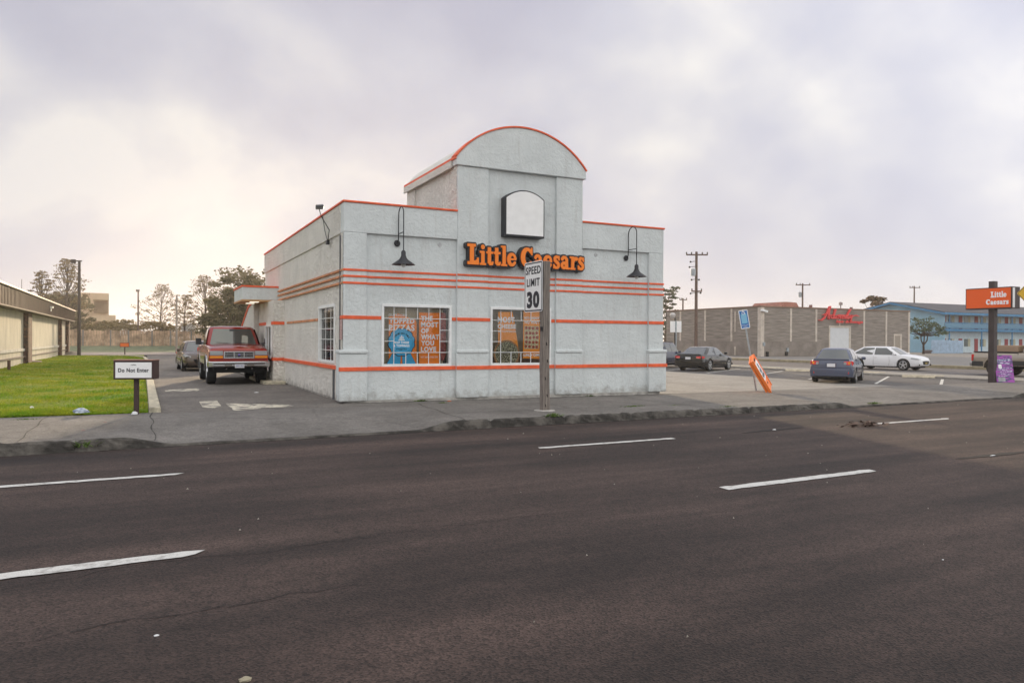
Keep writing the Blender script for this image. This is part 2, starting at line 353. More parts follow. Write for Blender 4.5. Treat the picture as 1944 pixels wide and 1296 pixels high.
# ------------------------------------------------------------------ ground
ZR = -.17                                   # road level
def kerb_y(x): return 13.66+.033*x
def sm(t): t = max(0., min(1., t)); return t*t*(3-2*t)
def kerb_f(x):                              # 1 full kerb, 0 flush driveway
    f = 1.
    f = min(f, max(1-sm((x+.35)/.9), sm((x-4.75)/.9)))
    f = min(f, max(1-sm((x-16.9)/.8), sm((x-25.4)/.8)))
    return f
def walk_z(x, y):
    top = .012 - .04*sm((x-3)/14)
    v = (y-kerb_y(x))/2.6
    low = ZR+.035
    return top if v >= 1 else (top*kerb_f(x)+(low+(top-low)*sm(v))*(1-kerb_f(x)))

def ground_mat(name, base, patch, sp_dark, sp_light, wheel=False, fine_scale=70., rough=.85, blot=(.35, .35), tint2=None, cracks=0.):
    M = bpy.data.materials.new(name); M.use_nodes = True; t = M.node_tree; b = t.nodes['Principled BSDF']; b.inputs['Roughness'].default_value = rough; b.inputs['Specular IOR Level'].default_value = .45 if wheel else .3
    def n(ty): return t.nodes.new(ty)
    tcn = n('ShaderNodeTexCoord'); src = tcn.outputs['Object']
    a = n('ShaderNodeTexNoise'); a.inputs['Scale'].default_value = .55; a.inputs['Detail'].default_value = 8; a.inputs['Roughness'].default_value = .65
    mp_ = n('ShaderNodeMapping'); mp_.inputs['Scale'].default_value = blot+(1,) if wheel else (1, 1, 1); t.links.new(src, mp_.inputs[0]); t.links.new(mp_.outputs[0], a.inputs[0])
    rp = n('ShaderNodeValToRGB'); t.links.new(a.outputs[0], rp.inputs[0]); rp.color_ramp.elements[0].position = .40 if wheel else .34; rp.color_ramp.elements[1].position = .62 if wheel else .68
    rp.color_ramp.elements[0].color = (*base, 1); rp.color_ramp.elements[1].color = (*patch, 1); cur = rp.outputs[0]
    # aggregate speckle
    v = n('ShaderNodeTexVoronoi'); v.inputs['Scale'].default_value = fine_scale; t.links.new(src, v.inputs[0])
    sr = n('ShaderNodeValToRGB'); sep_ = n('ShaderNodeSeparateColor'); t.links.new(v.outputs['Color'], sep_.inputs[0]); t.links.new(sep_.outputs[0], sr.inputs[0])
    sr.color_ramp.elements[0].position = .0; sr.color_ramp.elements[0].color = (sp_dark,)*3+(1,); sr.color_ramp.elements[1].position = 1.; sr.color_ramp.elements[1].color = (sp_light,)*3+(1,)
    mx = n('ShaderNodeMixRGB'); mx.blend_type = 'MULTIPLY'; mx.inputs[0].default_value = 1; t.links.new(cur, mx.inputs[1]); t.links.new(sr.outputs[0], mx.inputs[2]); cur = mx.outputs[0]
    # medium mottling
    a2 = n('ShaderNodeTexNoise'); a2.inputs['Scale'].default_value = 7; a2.inputs['Detail'].default_value = 6; t.links.new(src, a2.inputs[0])
    mr = n('ShaderNodeMapRange'); t.links.new(a2.outputs[0], mr.inputs[0]); mr.inputs[1].default_value = .3; mr.inputs[2].default_value = .7; mr.inputs[3].default_value = .86; mr.inputs[4].default_value = 1.14
    mx3 = n('ShaderNodeMixRGB'); mx3.blend_type = 'MULTIPLY'; mx3.inputs[0].default_value = 1; t.links.new(cur, mx3.inputs[1]); t.links.new(mr.outputs[0], mx3.inputs[2]); cur = mx3.outputs[0]
    if wheel:   # worn bands along the lanes
        sp = n('ShaderNodeSeparateXYZ'); t.links.new(src, sp.inputs[0]); wn = n('ShaderNodeTexNoise'); wn.noise_dimensions = '1D'
        md = n('ShaderNodeMath'); md.operation = 'MULTIPLY_ADD'; t.links.new(sp.outputs[0], md.inputs[0]); md.inputs[1].default_value = -.03; t.links.new(sp.outputs[1], md.inputs[2])
        t.links.new(md.outputs[0], wn.inputs['W']); wn.inputs['Scale'].default_value = 1.1; wn.inputs['Detail'].default_value = 3
        m5 = n('ShaderNodeMapRange'); t.links.new(wn.outputs[0], m5.inputs[0]); m5.inputs[1].default_value = .3; m5.inputs[2].default_value = .7; m5.inputs[3].default_value = .70; m5.inputs[4].default_value = 1.32
        m6 = n('ShaderNodeMixRGB'); m6.blend_type = 'MULTIPLY'; m6.inputs[0].default_value = 1; t.links.new(cur, m6.inputs[1]); t.links.new(m5.outputs[0], m6.inputs[2]); cur = m6.outputs[0]
    if cracks:
        vc = n('ShaderNodeTexVoronoi'); vc.feature = 'DISTANCE_TO_EDGE'; vc.inputs['Scale'].default_value = cracks; ww = n('ShaderNodeTexNoise'); ww.inputs['Scale'].default_value = 3; t.links.new(src, ww.inputs[0])
        m7 = n('ShaderNodeMixRGB'); m7.inputs[0].default_value = .22; t.links.new(src, m7.inputs[1]); t.links.new(ww.outputs['Color'], m7.inputs[2]); t.links.new(m7.outputs[0], vc.inputs[0])
        m8 = n('ShaderNodeMapRange'); t.links.new(vc.outputs['Distance'], m8.inputs[0]); m8.inputs[1].default_value = .0; m8.inputs[2].default_value = .006; m8.inputs[3].default_value = .88 if name == 'road_asphalt' else .75; m8.inputs[4].default_value = 1
        m9 = n('ShaderNodeMixRGB'); m9.blend_type = 'MULTIPLY'; m9.inputs[0].default_value = 1; t.links.new(cur, m9.inputs[1]); t.links.new(m8.outputs[0], m9.inputs[2]); cur = m9.outputs[0]
    t.links.new(cur, b.inputs['Base Color'])
    bn = n('ShaderNodeBump'); bn.inputs['Strength'].default_value = .7; bn.inputs['Distance'].default_value = .010; t.links.new(v.outputs['Distance'], bn.inputs['Height']); t.links.new(bn.outputs[0], b.inputs['Normal'])
    MATS[name] = M; return M

M_road = ground_mat('road_asphalt', (.026, .0165, .0135), (.060, .039, .032), .42, 1.8, wheel=True, fine_scale=75, cracks=.16, blot=(.35, 1.2))
M_walk = ground_mat('sidewalk_concrete', (.135, .125, .115), (.215, .20, .185), .75, 1.3, fine_scale=60, cracks=.3)
M_lot = ground_mat('lot_asphalt', (.095, .088, .085), (.15, .14, .135), .7, 1.35, fine_scale=50, cracks=.35)
M_conc = ground_mat('lot_concrete', (.25, .232, .21), (.34, .32, .29), .85, 1.15, fine_scale=50, cracks=.25)
M_street = ground_mat('street_asphalt', (.11, .10, .10), (.17, .155, .15), .8, 1.2, fine_scale=30)
M_plaza = ground_mat('far_paving', (.20, .19, .18), (.27, .25, .235), .9, 1.1, fine_scale=20)
M_earth = ground_mat('ground_soil', (.12, .11, .09), (.18, .16, .13), .8, 1.2, fine_scale=20)
M_drive = ground_mat('driveway_asphalt', (.13, .118, .108), (.215, .195, .175), .65, 1.4, fine_scale=60, cracks=.4)

S = 900
sheet('ground', [(-S, -S, -.23), (S, -S, -.23), (S, S, -.23), (-S, S, -.23)], M_earth)
# road, a strip that follows the kerb line
def strip(name, x0, x1, ya, yb, z, m, n=1):
    pts = [(x0, ya(x0), z), (x1, ya(x1), z), (x1, yb(x1), z), (x0, yb(x0), z)]; return sheet(name, pts, m)
strip('road', -160, 260, lambda x: -9+.033*x, lambda x: kerb_y(x)+.05, ZR, M_road)
# sidewalk with the dipped driveways
def walk_sheet():
    xs = [-40+.0*0]; x = -40.
    while x < 60: x += (.22 if -2 < x < 27 else 1.5); xs.append(x)
    ny = 22; vs = []; fs = []
    for x in xs:
        y0 = kerb_y(x)+.16; y1 = 18.02 if x < .5 else 18.8
        for j in range(ny+1):
            y = y0+(y1-y0)*j/ny; vs.append((x, y, walk_z(x, y)+.004*math.sin(x*1.3+y)*0))
    for i in range(len(xs)-1):
        for j in range(ny): a = i*(ny+1)+j; fs.append((a, a+ny+1, a+ny+2, a+1))
    me = bpy.data.meshes.new('sidewalk'); me.from_pydata(vs, [], fs); o = link('sidewalk', me, M_walk, smooth=True, sharp=60); tag(o, kind='structure')
walk_sheet()
# kerb stones: broken, dirty edge
M_kerb = mat('kerb_stone', (.12, .108, .095), .9, col2=(.035, .031, .027), vscale=3, bump=1., bscale=16, thr=(.42, .62), detail=8)
def kerb_mesh():
    vs = []; fs = []; x = -40.; cols = []; px = 9
    while x < 60:
        f = kerb_f(x); y0 = kerb_y(x); top = walk_z(x, y0+.17); rough = .009*f
        joint = (abs((x*1.0) % 1.83-.9) < .04)
        jn = [rng.normal(0, rough) for _ in range(6)]
        h = top-ZR
        s1 = [(x, y0+.17, top+.003), (x, y0+.06+jn[0], top+.006+jn[1]*.5-(.03 if joint and f > .5 else 0)), (x, y0+.02+jn[2]*.6, top-.03*f+jn[3]*.3), (x, y0-.005+jn[4]*.8, ZR+h*.5), (x, y0-.02+jn[5], ZR+.03), (x, y0-.05, ZR-.02)]
        if joint and f > .5: s1 = [s1[0]]+[(p[0], p[1]+.035, p[2]-.015) for p in s1[1:]]
        vs += s1; cols.append(x); x += .09 if -4 < x < 28 else .8
    for i in range(len(cols)-1):
        for j in range(5): a = i*6+j; fs.append((a, a+6, a+7, a+1))
    me = bpy.data.meshes.new('kerb'); me.from_pydata(vs, [], fs); o = link('kerb', me, M_kerb); me.materials.append(MATS['sidewalk_concrete'])
    for i, p in enumerate(me.polygons):
        if i % 5 == 0: p.material_index = 1
    tag(o, kind='structure')
kerb_mesh()
# sidewalk joints, slightly sunken dark lines
jm = MB()
def seam(m_, pts, wd, z=None):
    for i in range(len(pts)-1):
        a = Vector(pts[i]); b = Vector(pts[i+1]); t = (b-a); t.z = 0
        if t.length < 1e-5: continue
        nrm = Vector((-t.y, t.x, 0)).normalized()*wd*random.uniform(.6, 1.3)/2
        m_.add([a-nrm, b-nrm, b+nrm, a+nrm], [(0, 1, 2, 3)])
for xj in (-9.2, -6.4, -3.9, -1.75, .18, 5.9, 9.3, 12.6, 16.6, 26, 29):
    n_ = 14; yA = kerb_y(xj)+.18; yB = 18.0
    pts = [(xj+.03*math.sin(k)+random.uniform(-.01, .01)+(.35*(k/n_) if xj in (5.9,) else 0), yA+(yB-yA)*k/n_, 0) for k in range(n_+1)]
    seam(jm, [(p[0], p[1], walk_z(p[0], p[1])+.004) for p in pts], .022)
for (xa, xb, yy) in ((-30, -1.9, 14.62), (5.9, 16.5, 15.3)):
    k = xa; pts = []
    while k < xb: pts.append((k, yy+.033*k*.5+random.uniform(-.008, .008), 0)); k += .4
    seam(jm, [(p[0], p[1], walk_z(p[0], p[1])+.004) for p in pts], .02)
jm.build('sidewalk', mat('joint_contact_shade', (.05, .047, .04), .95)); tag(bpy.data.objects[-1] if 0 else COL.objects[-1], kind='structure')

dl = MB(); xk = 4.4  # dark joint line at the wall foot, with contact shade painted in
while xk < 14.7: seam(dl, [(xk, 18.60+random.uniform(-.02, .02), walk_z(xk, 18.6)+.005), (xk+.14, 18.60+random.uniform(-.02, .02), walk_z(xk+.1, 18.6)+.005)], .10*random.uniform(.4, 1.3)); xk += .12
dl.build('sidewalk', MATS['joint_contact_shade']); tag(COL.objects[-1], kind='structure')
# gutter seam and asphalt cracks
cm = MB(); Mck = mat('crack_dark', (.018, .015, .014), .95)
def crack(pix, wd, z=ZR, step=.12, jit=.03):
    W = [G(px, py, z) for px, py in pix]
    for i in range(len(W)-1):
        a, b = W[i], W[i+1]; n_ = max(2, int((b-a).length/step)); pts = []
        for k in range(n_+1):
            p = a.lerp(b, k/n_); pts.append((p.x+random.gauss(0, jit*.5), p.y+random.gauss(0, jit), z+.0045))
        seam(cm, pts, wd)
xk = -.6; pts = []
while xk < 28: pts.append((xk, kerb_y(xk)-.045+random.gauss(0, .018), ZR+.005)); xk += .15
for i in range(len(pts)-1): seam(cm, pts[i:i+2], .05*random.uniform(.3, 1.3))
crack([(0, 1118), (118, 1099), (320, 1065), (450, 1053), (600, 1032), (800, 1003), (1000, 981), (1200, 958)], .008)
crack([(0, 1222), (130, 1203), (250, 1178), (430, 1153), (560, 1128), (700, 1110)], .008)
cm.build('road', Mck); tag(COL.objects[-1], kind='structure')
gm = MB()
for A, B, wd in (((1408, 822), (1525, 811), .13), ((1815, 871), (1960, 856), .15)):
    a, b = G(*A, ZR), G(*B, ZR); n_ = 16; L_ = []; R_ = []
    for k in range(n_+1):
        p = a.lerp(b, k/n_); ww = wd*(.15+.85*math.sin(math.pi*k/n_)**.5)*random.uniform(.7, 1.2)/2
        L_.append((p.x, p.y-ww, ZR+.006)); R_.append((p.x, p.y+ww, ZR+.006))
    gm.add(L_+R_[::-1], [(tuple(range(len(L_)*2)))])
gm.build('road', Mck); tag(COL.objects[-1], kind='structure')

# lane markings (worn thermoplastic)
M_line = mat('road_paint', (.62, .61, .58), .7, col2=(.30, .28, .26), vscale=9, thr=(.30, .50), detail=8, fine=.12, bscale=40)
def dash(xa, xb, yf, wd):
    n_ = 24; L_ = []; R_ = []
    for k in range(n_+1):
        x = xa+(xb-xa)*k/n_; y = yf(x); e_ = min(k, n_-k); ww = wd/2*(1 if e_ > 0 else .86)
        j = .006 if 2 < k < n_-2 else .016
        L_.append((x+(random.gauss(0, .04) if e_ == 0 else 0), y-ww+random.gauss(0, j), ZR+.0085)); R_.append((x+(.06 if k == n_ else 0), y+ww+random.gauss(0, j), ZR+.0085))
    me = bpy.data.meshes.new('lane_marking'); me.from_pydata(L_+R_[::-1], [], [tuple(range(2*n_+2))]); o = link('lane_marking', me, M_line); tag(o, kind='structure')
for k in range(-4, 12):
    dash(-2.35+8.32*k, .45+8.32*k, lambda x: 10.84+.021*x, .14)
    dash(-2.3+8.7*k*1.0 if k else -2.6, (.43 if k == 0 else .35+8.82*k), lambda x: 6.80+.036*x, .175)

# lot, driveway, side street, far paving
sheet('parking_lot', [(14.35, 18.55, -.052), (14.8, 17.95, -.045), (18, 17.9, -.055), (18, 60, -.055), (4, 60, -.052), (4, 52, -.052), (14.35, 52, -.052)], M_conc)
sheet('parking_lot', [(18, 17.9, -.055), (27, 17.9, -.13), (27, 60, -.13), (18, 60, -.055)], M_conc)
sheet('parking_lot', [(27, 17.9, -.13), (34.4, 17.9, -.13), (34.4, 60, -.13), (27, 60, -.13)], M_lot)
sheet('driveway', [(.35, 17.8, .014), (4.8, 17.8, .014), (4.8, 75, .014), (.35, 75, .014)], M_drive)
sheet('ground', [(4.7, 36, -.05), (15, 36, -.05), (15, 78, -.05), (4.7, 78, -.05)], M_lot)
ps = MB(); ps.box(34.4, 37.2, 18.6, 75, -.25, -.03); ps.build('pavement', M_conc, bevel=.02); tag(COL.objects[-1], kind='structure')
sheet('side_street', [(37.2, 13, -.14), (48.5, 13, -.14), (48.5, 120, -.14), (37.2, 120, -.14)], M_street)
fk = MB(); fk.box(48.5, 49.0, 18, 110, -.2, .06); fk.build('far_kerb', mat('kerb_tan', (.34, .29, .19), .9, var=.3), bevel=.02); tag(COL.objects[-1], kind='structure')
sheet('far_paving', [(49, 14, .02), (200, 14, .02), (200, 140, .02), (49, 140, .02)], M_plaza)
M_stripe = mat('lot_paint', (.62, .61, .57), .8, var=.35, vscale=6)
for y0 in (17.55, 20.25, 23.6, 26.9, 30.2, 33.5):
    a = Vector((27.6, y0*1.05, -.125)); b = Vector((33.9, y0*1.05+4.1, -.125)); t = (b-a).normalized(); n_ = Vector((-t.y, t.x, 0))*.06
    o = sheet('parking_line', [a-n_, b-n_, b+n_, a+n_], M_stripe)
o = sheet('parking_line', [(27.1, 18.3, -.125), (27.7, 18.2, -.125), (27.7, 18.35, -.125), (27.1, 18.45, -.125)], M_stripe)
# driveway arrow and bars (worn)
M_arrow = mat('arrow_paint', (.62, .57, .46), .85, col2=(.17, .155, .14), vscale=4, thr=(.42, .52), detail=8)
def poly_px(name, pix, z, m): return sheet(name, [G(px, py, z) for px, py in pix], m)
poly_px('pavement_marking', [(378, 762), (412, 760), (420, 770), (405, 775), (384, 772)], .019, M_arrow)
poly_px('pavement_marking', [(432, 769), (428, 765), (545, 768), (560, 771), (520, 773), (470, 777), (443, 779), (440, 774)], .019, M_arrow)
poly_px('pavement_marking', [(312, 740), (372, 737), (380, 739), (374, 742), (315, 743)], .019, M_arrow)
# back: cross street, verge rising to the fence
sheet('cross_street', [(-120, 76, .03), (33, 76, .03), (33, 90, .05), (-120, 90, .05)], mat('cross_street_pale', (.30, .25, .22), .9, var=.2, vscale=.5))
sheet('verge', [(-120, 90, .055), (33, 90, .055), (33, 108, .55), (-120, 108, .55)], mat('verge_grass', (.13, .16, .08), .9, var=.5, vscale=1.2))
sheet('verge', [(-120, 108, .55), (120, 108, .55), (160, 400, 1.4), (-160, 400, 1.4)], mat('far_ground', (.12, .12, .08), .9, var=.3))

# ------------------------------------------------------------------ lawn
def lawn_mat():
    M = bpy.data.materials.new('lawn_grass'); M.use_nodes = True; t = M.node_tree; b = t.nodes['Principled BSDF']; b.inputs['Roughness'].default_value = .8; b.inputs['Specular IOR Level'].default_value = .2
    tcn = t.nodes.new('ShaderNodeTexCoord'); n = t.nodes.new('ShaderNodeTexNoise'); n.inputs['Scale'].default_value = .8; n.inputs['Detail'].default_value = 8; n.inputs['Roughness'].default_value = .65; t.links.new(tcn.outputs['Object'], n.inputs[0])
    rp = t.nodes.new('ShaderNodeValToRGB'); t.links.new(n.outputs[0], rp.inputs[0]); e = rp.color_ramp.elements
    e[0].position = .36; e[0].color = (.13, .29, .012, 1); e[1].position = .66; e[1].color = (.38, .38, .05, 1); q = e.new(.5); q.color = (.27, .34, .025, 1); q3 = e.new(.28); q3.color = (.08, .15, .012, 1); q4 = e.new(.74); q4.color = (.42, .36, .13, 1)
    n2 = t.nodes.new('ShaderNodeTexNoise'); n2.inputs['Scale'].default_value = 25; n2.inputs['Detail'].default_value = 3; t.links.new(tcn.outputs['Object'], n2.inputs[0])
    mr = t.nodes.new('ShaderNodeMapRange'); t.links.new(n2.outputs[0], mr.inputs[0]); mr.inputs[1].default_value = .3; mr.inputs[2].default_value = .7; mr.inputs[3].default_value = .55; mr.inputs[4].default_value = 1.35
    mx = t.nodes.new('ShaderNodeMixRGB'); mx.blend_type = 'MULTIPLY'; mx.inputs[0].default_value = 1; t.links.new(rp.outputs[0], mx.inputs[1]); t.links.new(mr.outputs[0], mx.inputs[2]); t.links.new(mx.outputs[0], b.inputs['Base Color'])
    tr = t.nodes.new('ShaderNodeBsdfTranslucent'); t.links.new(mx.outputs[0], tr.inputs[0]); ms = t.nodes.new('ShaderNodeMixShader'); ms.inputs[0].default_value = .4; t.links.new(b.outputs[0], ms.inputs[1]); t.links.new(tr.outputs[0], ms.inputs[2]); t.links.new(ms.outputs[0], t.nodes['Material Output'].inputs[0])
    return M
M_lawn = lawn_mat()
def lawn_z(x, y): return .015+.05*sm((y-18.0)/.8)+.025*math.sin(x*.9+y*.35)*sm((y-18)/2)
vs = []; fs = []; nx_, ny_ = 40, 70
for i in range(nx_+1):
    for j in range(ny_+1):
        x = -16+16.12*i/nx_; y = 18.0+56*(j/ny_)**1.6; vs.append((x, y, lawn_z(x, y)))
for i in range(nx_):
    for j in range(ny_): a = i*(ny_+1)+j; fs.append((a, a+ny_+1, a+ny_+2, a+1))
me = bpy.data.meshes.new('lawn'); me.from_pydata(vs, [], fs); tag(link('lawn', me, M_lawn, smooth=True), kind='structure')
# blades: tufts thick near the footpath
def blades(name, n, xr, yf, hmin, hmax, m, dens=None):
    vs = np.zeros((n*3, 3)); c = 0
    while c < n:
        x = rng.uniform(*xr); y = yf(rng.random());
        if dens and rng.random() > dens(x, y): continue
        h = rng.uniform(hmin, hmax)*(1+.5*math.sin(x*2.1)*math.cos(y*1.7)); a = rng.uniform(0, math.pi); wd = rng.uniform(.006, .014)*(1+max(0, y-19)*.07); z = lawn_z(x, y)
        dx, dy = math.cos(a)*wd, math.sin(a)*wd; lx, ly = rng.normal(0, h*.45, 2)
        vs[c*3] = (x-dx, y-dy, z-.01); vs[c*3+1] = (x+dx, y+dy, z-.01); vs[c*3+2] = (x+lx, y+ly, z+h); c += 1
    me = bpy.data.meshes.new(name); me.from_pydata(vs.tolist(), [], [(3*i, 3*i+1, 3*i+2) for i in range(n)]); return link(name, me, m)
o = blades('grass', 110000, (-12, .1), lambda u: 18.02+54*u**2.3, .02, .065, M_lawn, dens=lambda x, y: .55+.45*math.sin(x*1.7+1)*math.sin(y*1.3)); tag(o, 'short green grass of the lawn beside the driveway', 'grass', kind='stuff')
# driveway kerb
kb = MB(); pts = [(.12, 18.02), (.12, 60), (.0, 66), (-.6, 70), (-1.6, 72.3), (-3.2, 73.2)]
sec = []
for i, (x, y) in enumerate(pts):
    a = Vector((*pts[max(0, i-1)], 0)); b = Vector((*pts[min(len(pts)-1, i+1)], 0)); t = (b-a).normalized(); n_ = Vector((t.y, -t.x, 0))*.26; p = Vector((x, y, 0))
    sec.append([p+Vector((0, 0, -.05)), p+n_+Vector((0, 0, -.05)), p+n_*.93+Vector((0, 0, .12)), p+n_*.07+Vector((0, 0, .13))])
kb.loft(sec); kb.build('driveway_kerb', mat('painted_kerb', (.55, .50, .38), .85, var=.35, vscale=7, bump=.6, bscale=25), bevel=.02); tag(COL.objects[-1], kind='structure')

# weeds
M_weed = mat('weed_green', (.10, .16, .03), .8, var=.4, vscale=9)
def weed(p, r_, h_, n_, label, squash=1.):
    mb = MB()
    for _ in range(n_):
        a = rng.uniform(0, 2*math.pi); q = rng.uniform(0, r_)**1; b0 = Vector(p)+Vector((math.cos(a)*q*squash, math.sin(a)*q*.5, -.005)); t = b0+Vector((rng.normal(0, h_*.7), rng.normal(0, h_*.4), h_*rng.uniform(.4, 1))); s_ = Vector((math.cos(a+1.5), math.sin(a+1.5), 0))*rng.uniform(.008, .02)
        mid = b0.lerp(t, .55)
        mb.add([b0-s_*.4, b0+s_*.4, mid+s_, t, mid-s_], [(0, 1, 2, 3, 4)])
    o = mb.build('weed_tuft', M_weed); tag(o, label, 'weed', 'weeds in the cracks of kerb and walls')
for px, py, z, r_, h_, lab in ((798, 762, .0, .16, .07, 'green weed tuft at the foot of the wall under the left shop window'), (1118, 752, -.02, .18, .06, 'weed tuft at the wall foot just right of the speed limit post'),
        (1050, 790, .0, .16, .09, 'weed tuft growing in the kerb beside the speed limit post'), (160, 848, -.1, .12, .12, 'weed tuft sprouting from the kerb face below the do-not-enter box'), (1200, 771, -.01, .28, .03, 'low green weeds on the pavement right of the speed limit post'),
        (1660, 766, -.1, .2, .06, 'weed at the end of the raised kerb near the parking entrance'), (1380, 772, -.03, .3, .035, 'weeds along the kerb top below the leaning blue sign'), (840, 765, .0, .1, .04, 'small weed at the wall foot below the tower pilaster'),
        (1280, 770, -.03, .25, .03, 'weed strip on the kerb in front of the right building corner'), (50, 797, .0, .2, .04, 'weed at the lawn edge near the brown building')):
    weed(G(px, py, z), r_, h_, int(60+160*r_), lab, 1.4)
# litter
def litter(p, sx, sy, sz, m, label, cat='litter'):
    mb = MB(); n_ = 9; ring = [[Vector(p)+Vector((math.cos(a)*sx*rng.uniform(.6, 1)*k, math.sin(a)*sy*rng.uniform(.6, 1)*k, h_*sz)) for a in np.linspace(0, 2*math.pi, n_, endpoint=False)] for k, h_ in ((1, 0), (.95, .5), (.4, 1))]
    mb.loft(ring); o = mb.build('litter', m); tag(o, label, cat, 'litter lying about'); return o
M_paper = mat('litter_paper', (.74, .75, .76), .7, var=.2, vscale=20)
M_paperblue = mat('litter_blue', (.55, .62, .70), .6, col2=(.2, .25, .35), vscale=18)
litter(G(154, 783, .07), .17, .10, .10, M_paperblue, 'crumpled white and blue wrapper on the lawn edge')
litter(G(255, 786, .02), .08, .05, .06, M_paper, 'small white paper ball at the foot of the do-not-enter post')
litter(G(60, 774, .06), .05, .04, .04, M_paper, 'tiny white scrap on the lawn left of the wrapper')
litter(G(284, 765, .06), .26, .05, .025, M_paper, 'flat white carton strip lying on the grass by the driveway kerb')
litter(G(158, 818, .0), .07, .04, .015, mat('leaf_red', (.28, .05, .03), .8), 'dark red leaf on the sidewalk below the wrapper', 'leaf')
litter(G(200, 802, .0), .07, .02, .015, MATS['leaf_red'], 'thin red leaf on the sidewalk near the do-not-enter post', 'leaf')
litter(G(48, 862, ZR), .28, .03, .02, M_paper, 'white straw lying in the gutter at the left edge')
litter(G(853, 762, .0), .08, .04, .03, mat('leaf_orange', (.45, .14, .06), .8), 'orange scrap at the wall foot beside the weeds')
litter(G(1470, 816, ZR), .07, .03, .02, M_paper, 'white scrap on the dark road patch')
litter(G(1885, 865, ZR), .10, .02, .015, M_paper, 'white scrap on the dark seam near the right edge')
litter(G(297, 1206, ZR), .02, .012, .008, M_paper, 'white chewed scrap on the near asphalt at left')
litter(G(466, 1291, ZR), .04, .03, .02, mat('pebble_tan', (.35, .31, .22), .9), 'tan pebble at the very bottom of the road', 'pebble')
litter(G(487, 745, .015), .08, .05, .02, M_paper, 'white scrap on the driveway in front of the red truck')
litter(G(1790, 1062, ZR), .012, .008, .005, M_paper, 'tiny white speck on the asphalt at right')
spk = MB()
for _ in range(120):
    x = rng.uniform(-3, 30); y = rng.uniform(3.5, kerb_y(x)-.2); s_ = rng.uniform(.003, .010)*(1+y*.06)
    spk.add([(x-s_, y-s_*.5, ZR+.002), (x+s_, y-s_*.4, ZR+.003), (x+s_*.6, y+s_*.6, ZR+.002), (x, y, ZR+.012+s_*.5)], [(0, 1, 3), (1, 2, 3), (2, 0, 3)])
tag(spk.build('road_grit', mat('grit', (.38, .35, .30), .8)), 'loose grit and crumbs scattered over the asphalt', 'grit', kind='stuff')
db = MB(); c0 = G(1643, 808, ZR)
for _ in range(120):
    dx = rng.normal(0, .27); p = c0+Vector((dx, rng.normal(0, .10), rng.uniform(0, .09)*math.exp(-dx*dx*3)+.004)); a = rng.uniform(0, 6.28); l_ = rng.uniform(.03, .09)
    q = Vector((math.cos(a)*l_, math.sin(a)*l_, rng.normal(0, .02))); s_ = Vector((-math.sin(a), math.cos(a), .5))*l_*.35
    db.add([p-q, p+s_, p+q, p-s_], [(0, 1, 2, 3)])
tag(db.build('debris_pile', mat('debris', (.20, .13, .10), .9, col2=(.05, .035, .03), vscale=9)), 'small heap of dead leaves and scraps on the road near the lane line', 'debris')

# ------------------------------------------------------------------ the white restaurant building
XL, XR, YF = 4.52, 14.50, 18.67
YP = YF+.08                                   # face of the recessed panels
B = thing('restaurant_building', 'white stucco restaurant with orange stripes and a tall arched tower over its front', 'building', (XL, YF, 0))
T_ = .25
W1 = (5.57, 7.43, .97, 2.50); W2 = (8.66, 10.50, .97, 2.50)
fw = MB()
def wall_with_holes(mb, x0, x1, z0, z1, holes, y0, y1):
    xs = sorted({x0, x1, *[h for q in holes for h in q[:2]]})
    for a, b in zip(xs[:-1], xs[1:]):
        hs = [q for q in holes if q[0] <= a and q[1] >= b]
        if hs: mb.box(a, b, y0, y1, z0, hs[0][2]); mb.box(a, b, y0, y1, hs[0][3], z1)
        else: mb.box(a, b, y0, y1, z0, z1)
wall_with_holes(fw, XL+.06, XR-.06, .07, 4.33, [W1, W2], YP, YP+T_)
fw.build('wall', M_front, B)
up = MB(); up.box(XL, 7.60, YF, YP+T_, 4.33, 5.08); up.build('parapet', M_front, B, bevel=.015)
up = MB(); up.box(11.55, XR, YF, YP+T_, 4.33, 5.08); up.build('parapet', M_front, B, bevel=.015)
# pilasters with the wider plinths
for x0, x1, zt, L_ in ((XL, 5.12, 4.33, 1), (7.60, 8.52, 6.33, 0), (10.67, 11.55, 6.33, 0), (13.95, XR, 4.33, 1)):
    pl = MB(); pl.box(x0, x1, YF, YP+.012, .07, zt); p_ = pl.build('pilaster', M_front, B, bevel=.02)
    o_ = .05 if L_ else .015
    q = MB(); xa = x0-(.10 if x0 == XL else .012); xb = x1+(.012 if x1 != XR else .09)
    y1 = YF+(.36 if (x0 == XL or x1 == XR) else .07)
    q.box(xa, xb, YF-o_, y1, .06, 1.26); q.build('plinth', M_front, p_, bevel=.02)
    q = MB(); q.box(xa-.02*L_, xb+.02*L_, YF-o_-.03, y1+.02*L_, 1.265, 1.36); q.build('plinth_cap', M_front, p_, bevel=.03)
# side walls, rear, roof, foundation
YB = 32.3
sw = MB()
def side_wall(mb, holes, y0, y1, z0, z1, x0, x1):
    ys = sorted({y0, y1, *[h for q in holes for h in q[:2]]})
    for a, b in zip(ys[:-1], ys[1:]):
        hs = [q for q in holes if q[0] <= a and q[1] >= b]
        if hs: mb.box(x0, x1, a, b, z0, hs[0][2]); mb.box(x0, x1, a, b, hs[0][3], z1)
        else: mb.box(x0, x1, a, b, z0, z1)
SW = (19.78, 21.70, 1.04, 2.50)
side_wall(sw, [SW], YP+T_+.002, YB, .07, 4.33, XL+.04, XL+.28); sw.build('side_wall', M_side, B)
sw = MB(); sw.box(XL, XL+.28, YP+T_+.002, YB, 4.332, 5.08); sw.build('parapet', M_side, B, bevel=.012)
sw = MB(); sw.box(XL+.0, XL+.05, YF+.03, YF+.34, 1.36, 4.33); sw.build('corner_pier', M_side, B, bevel=.01)
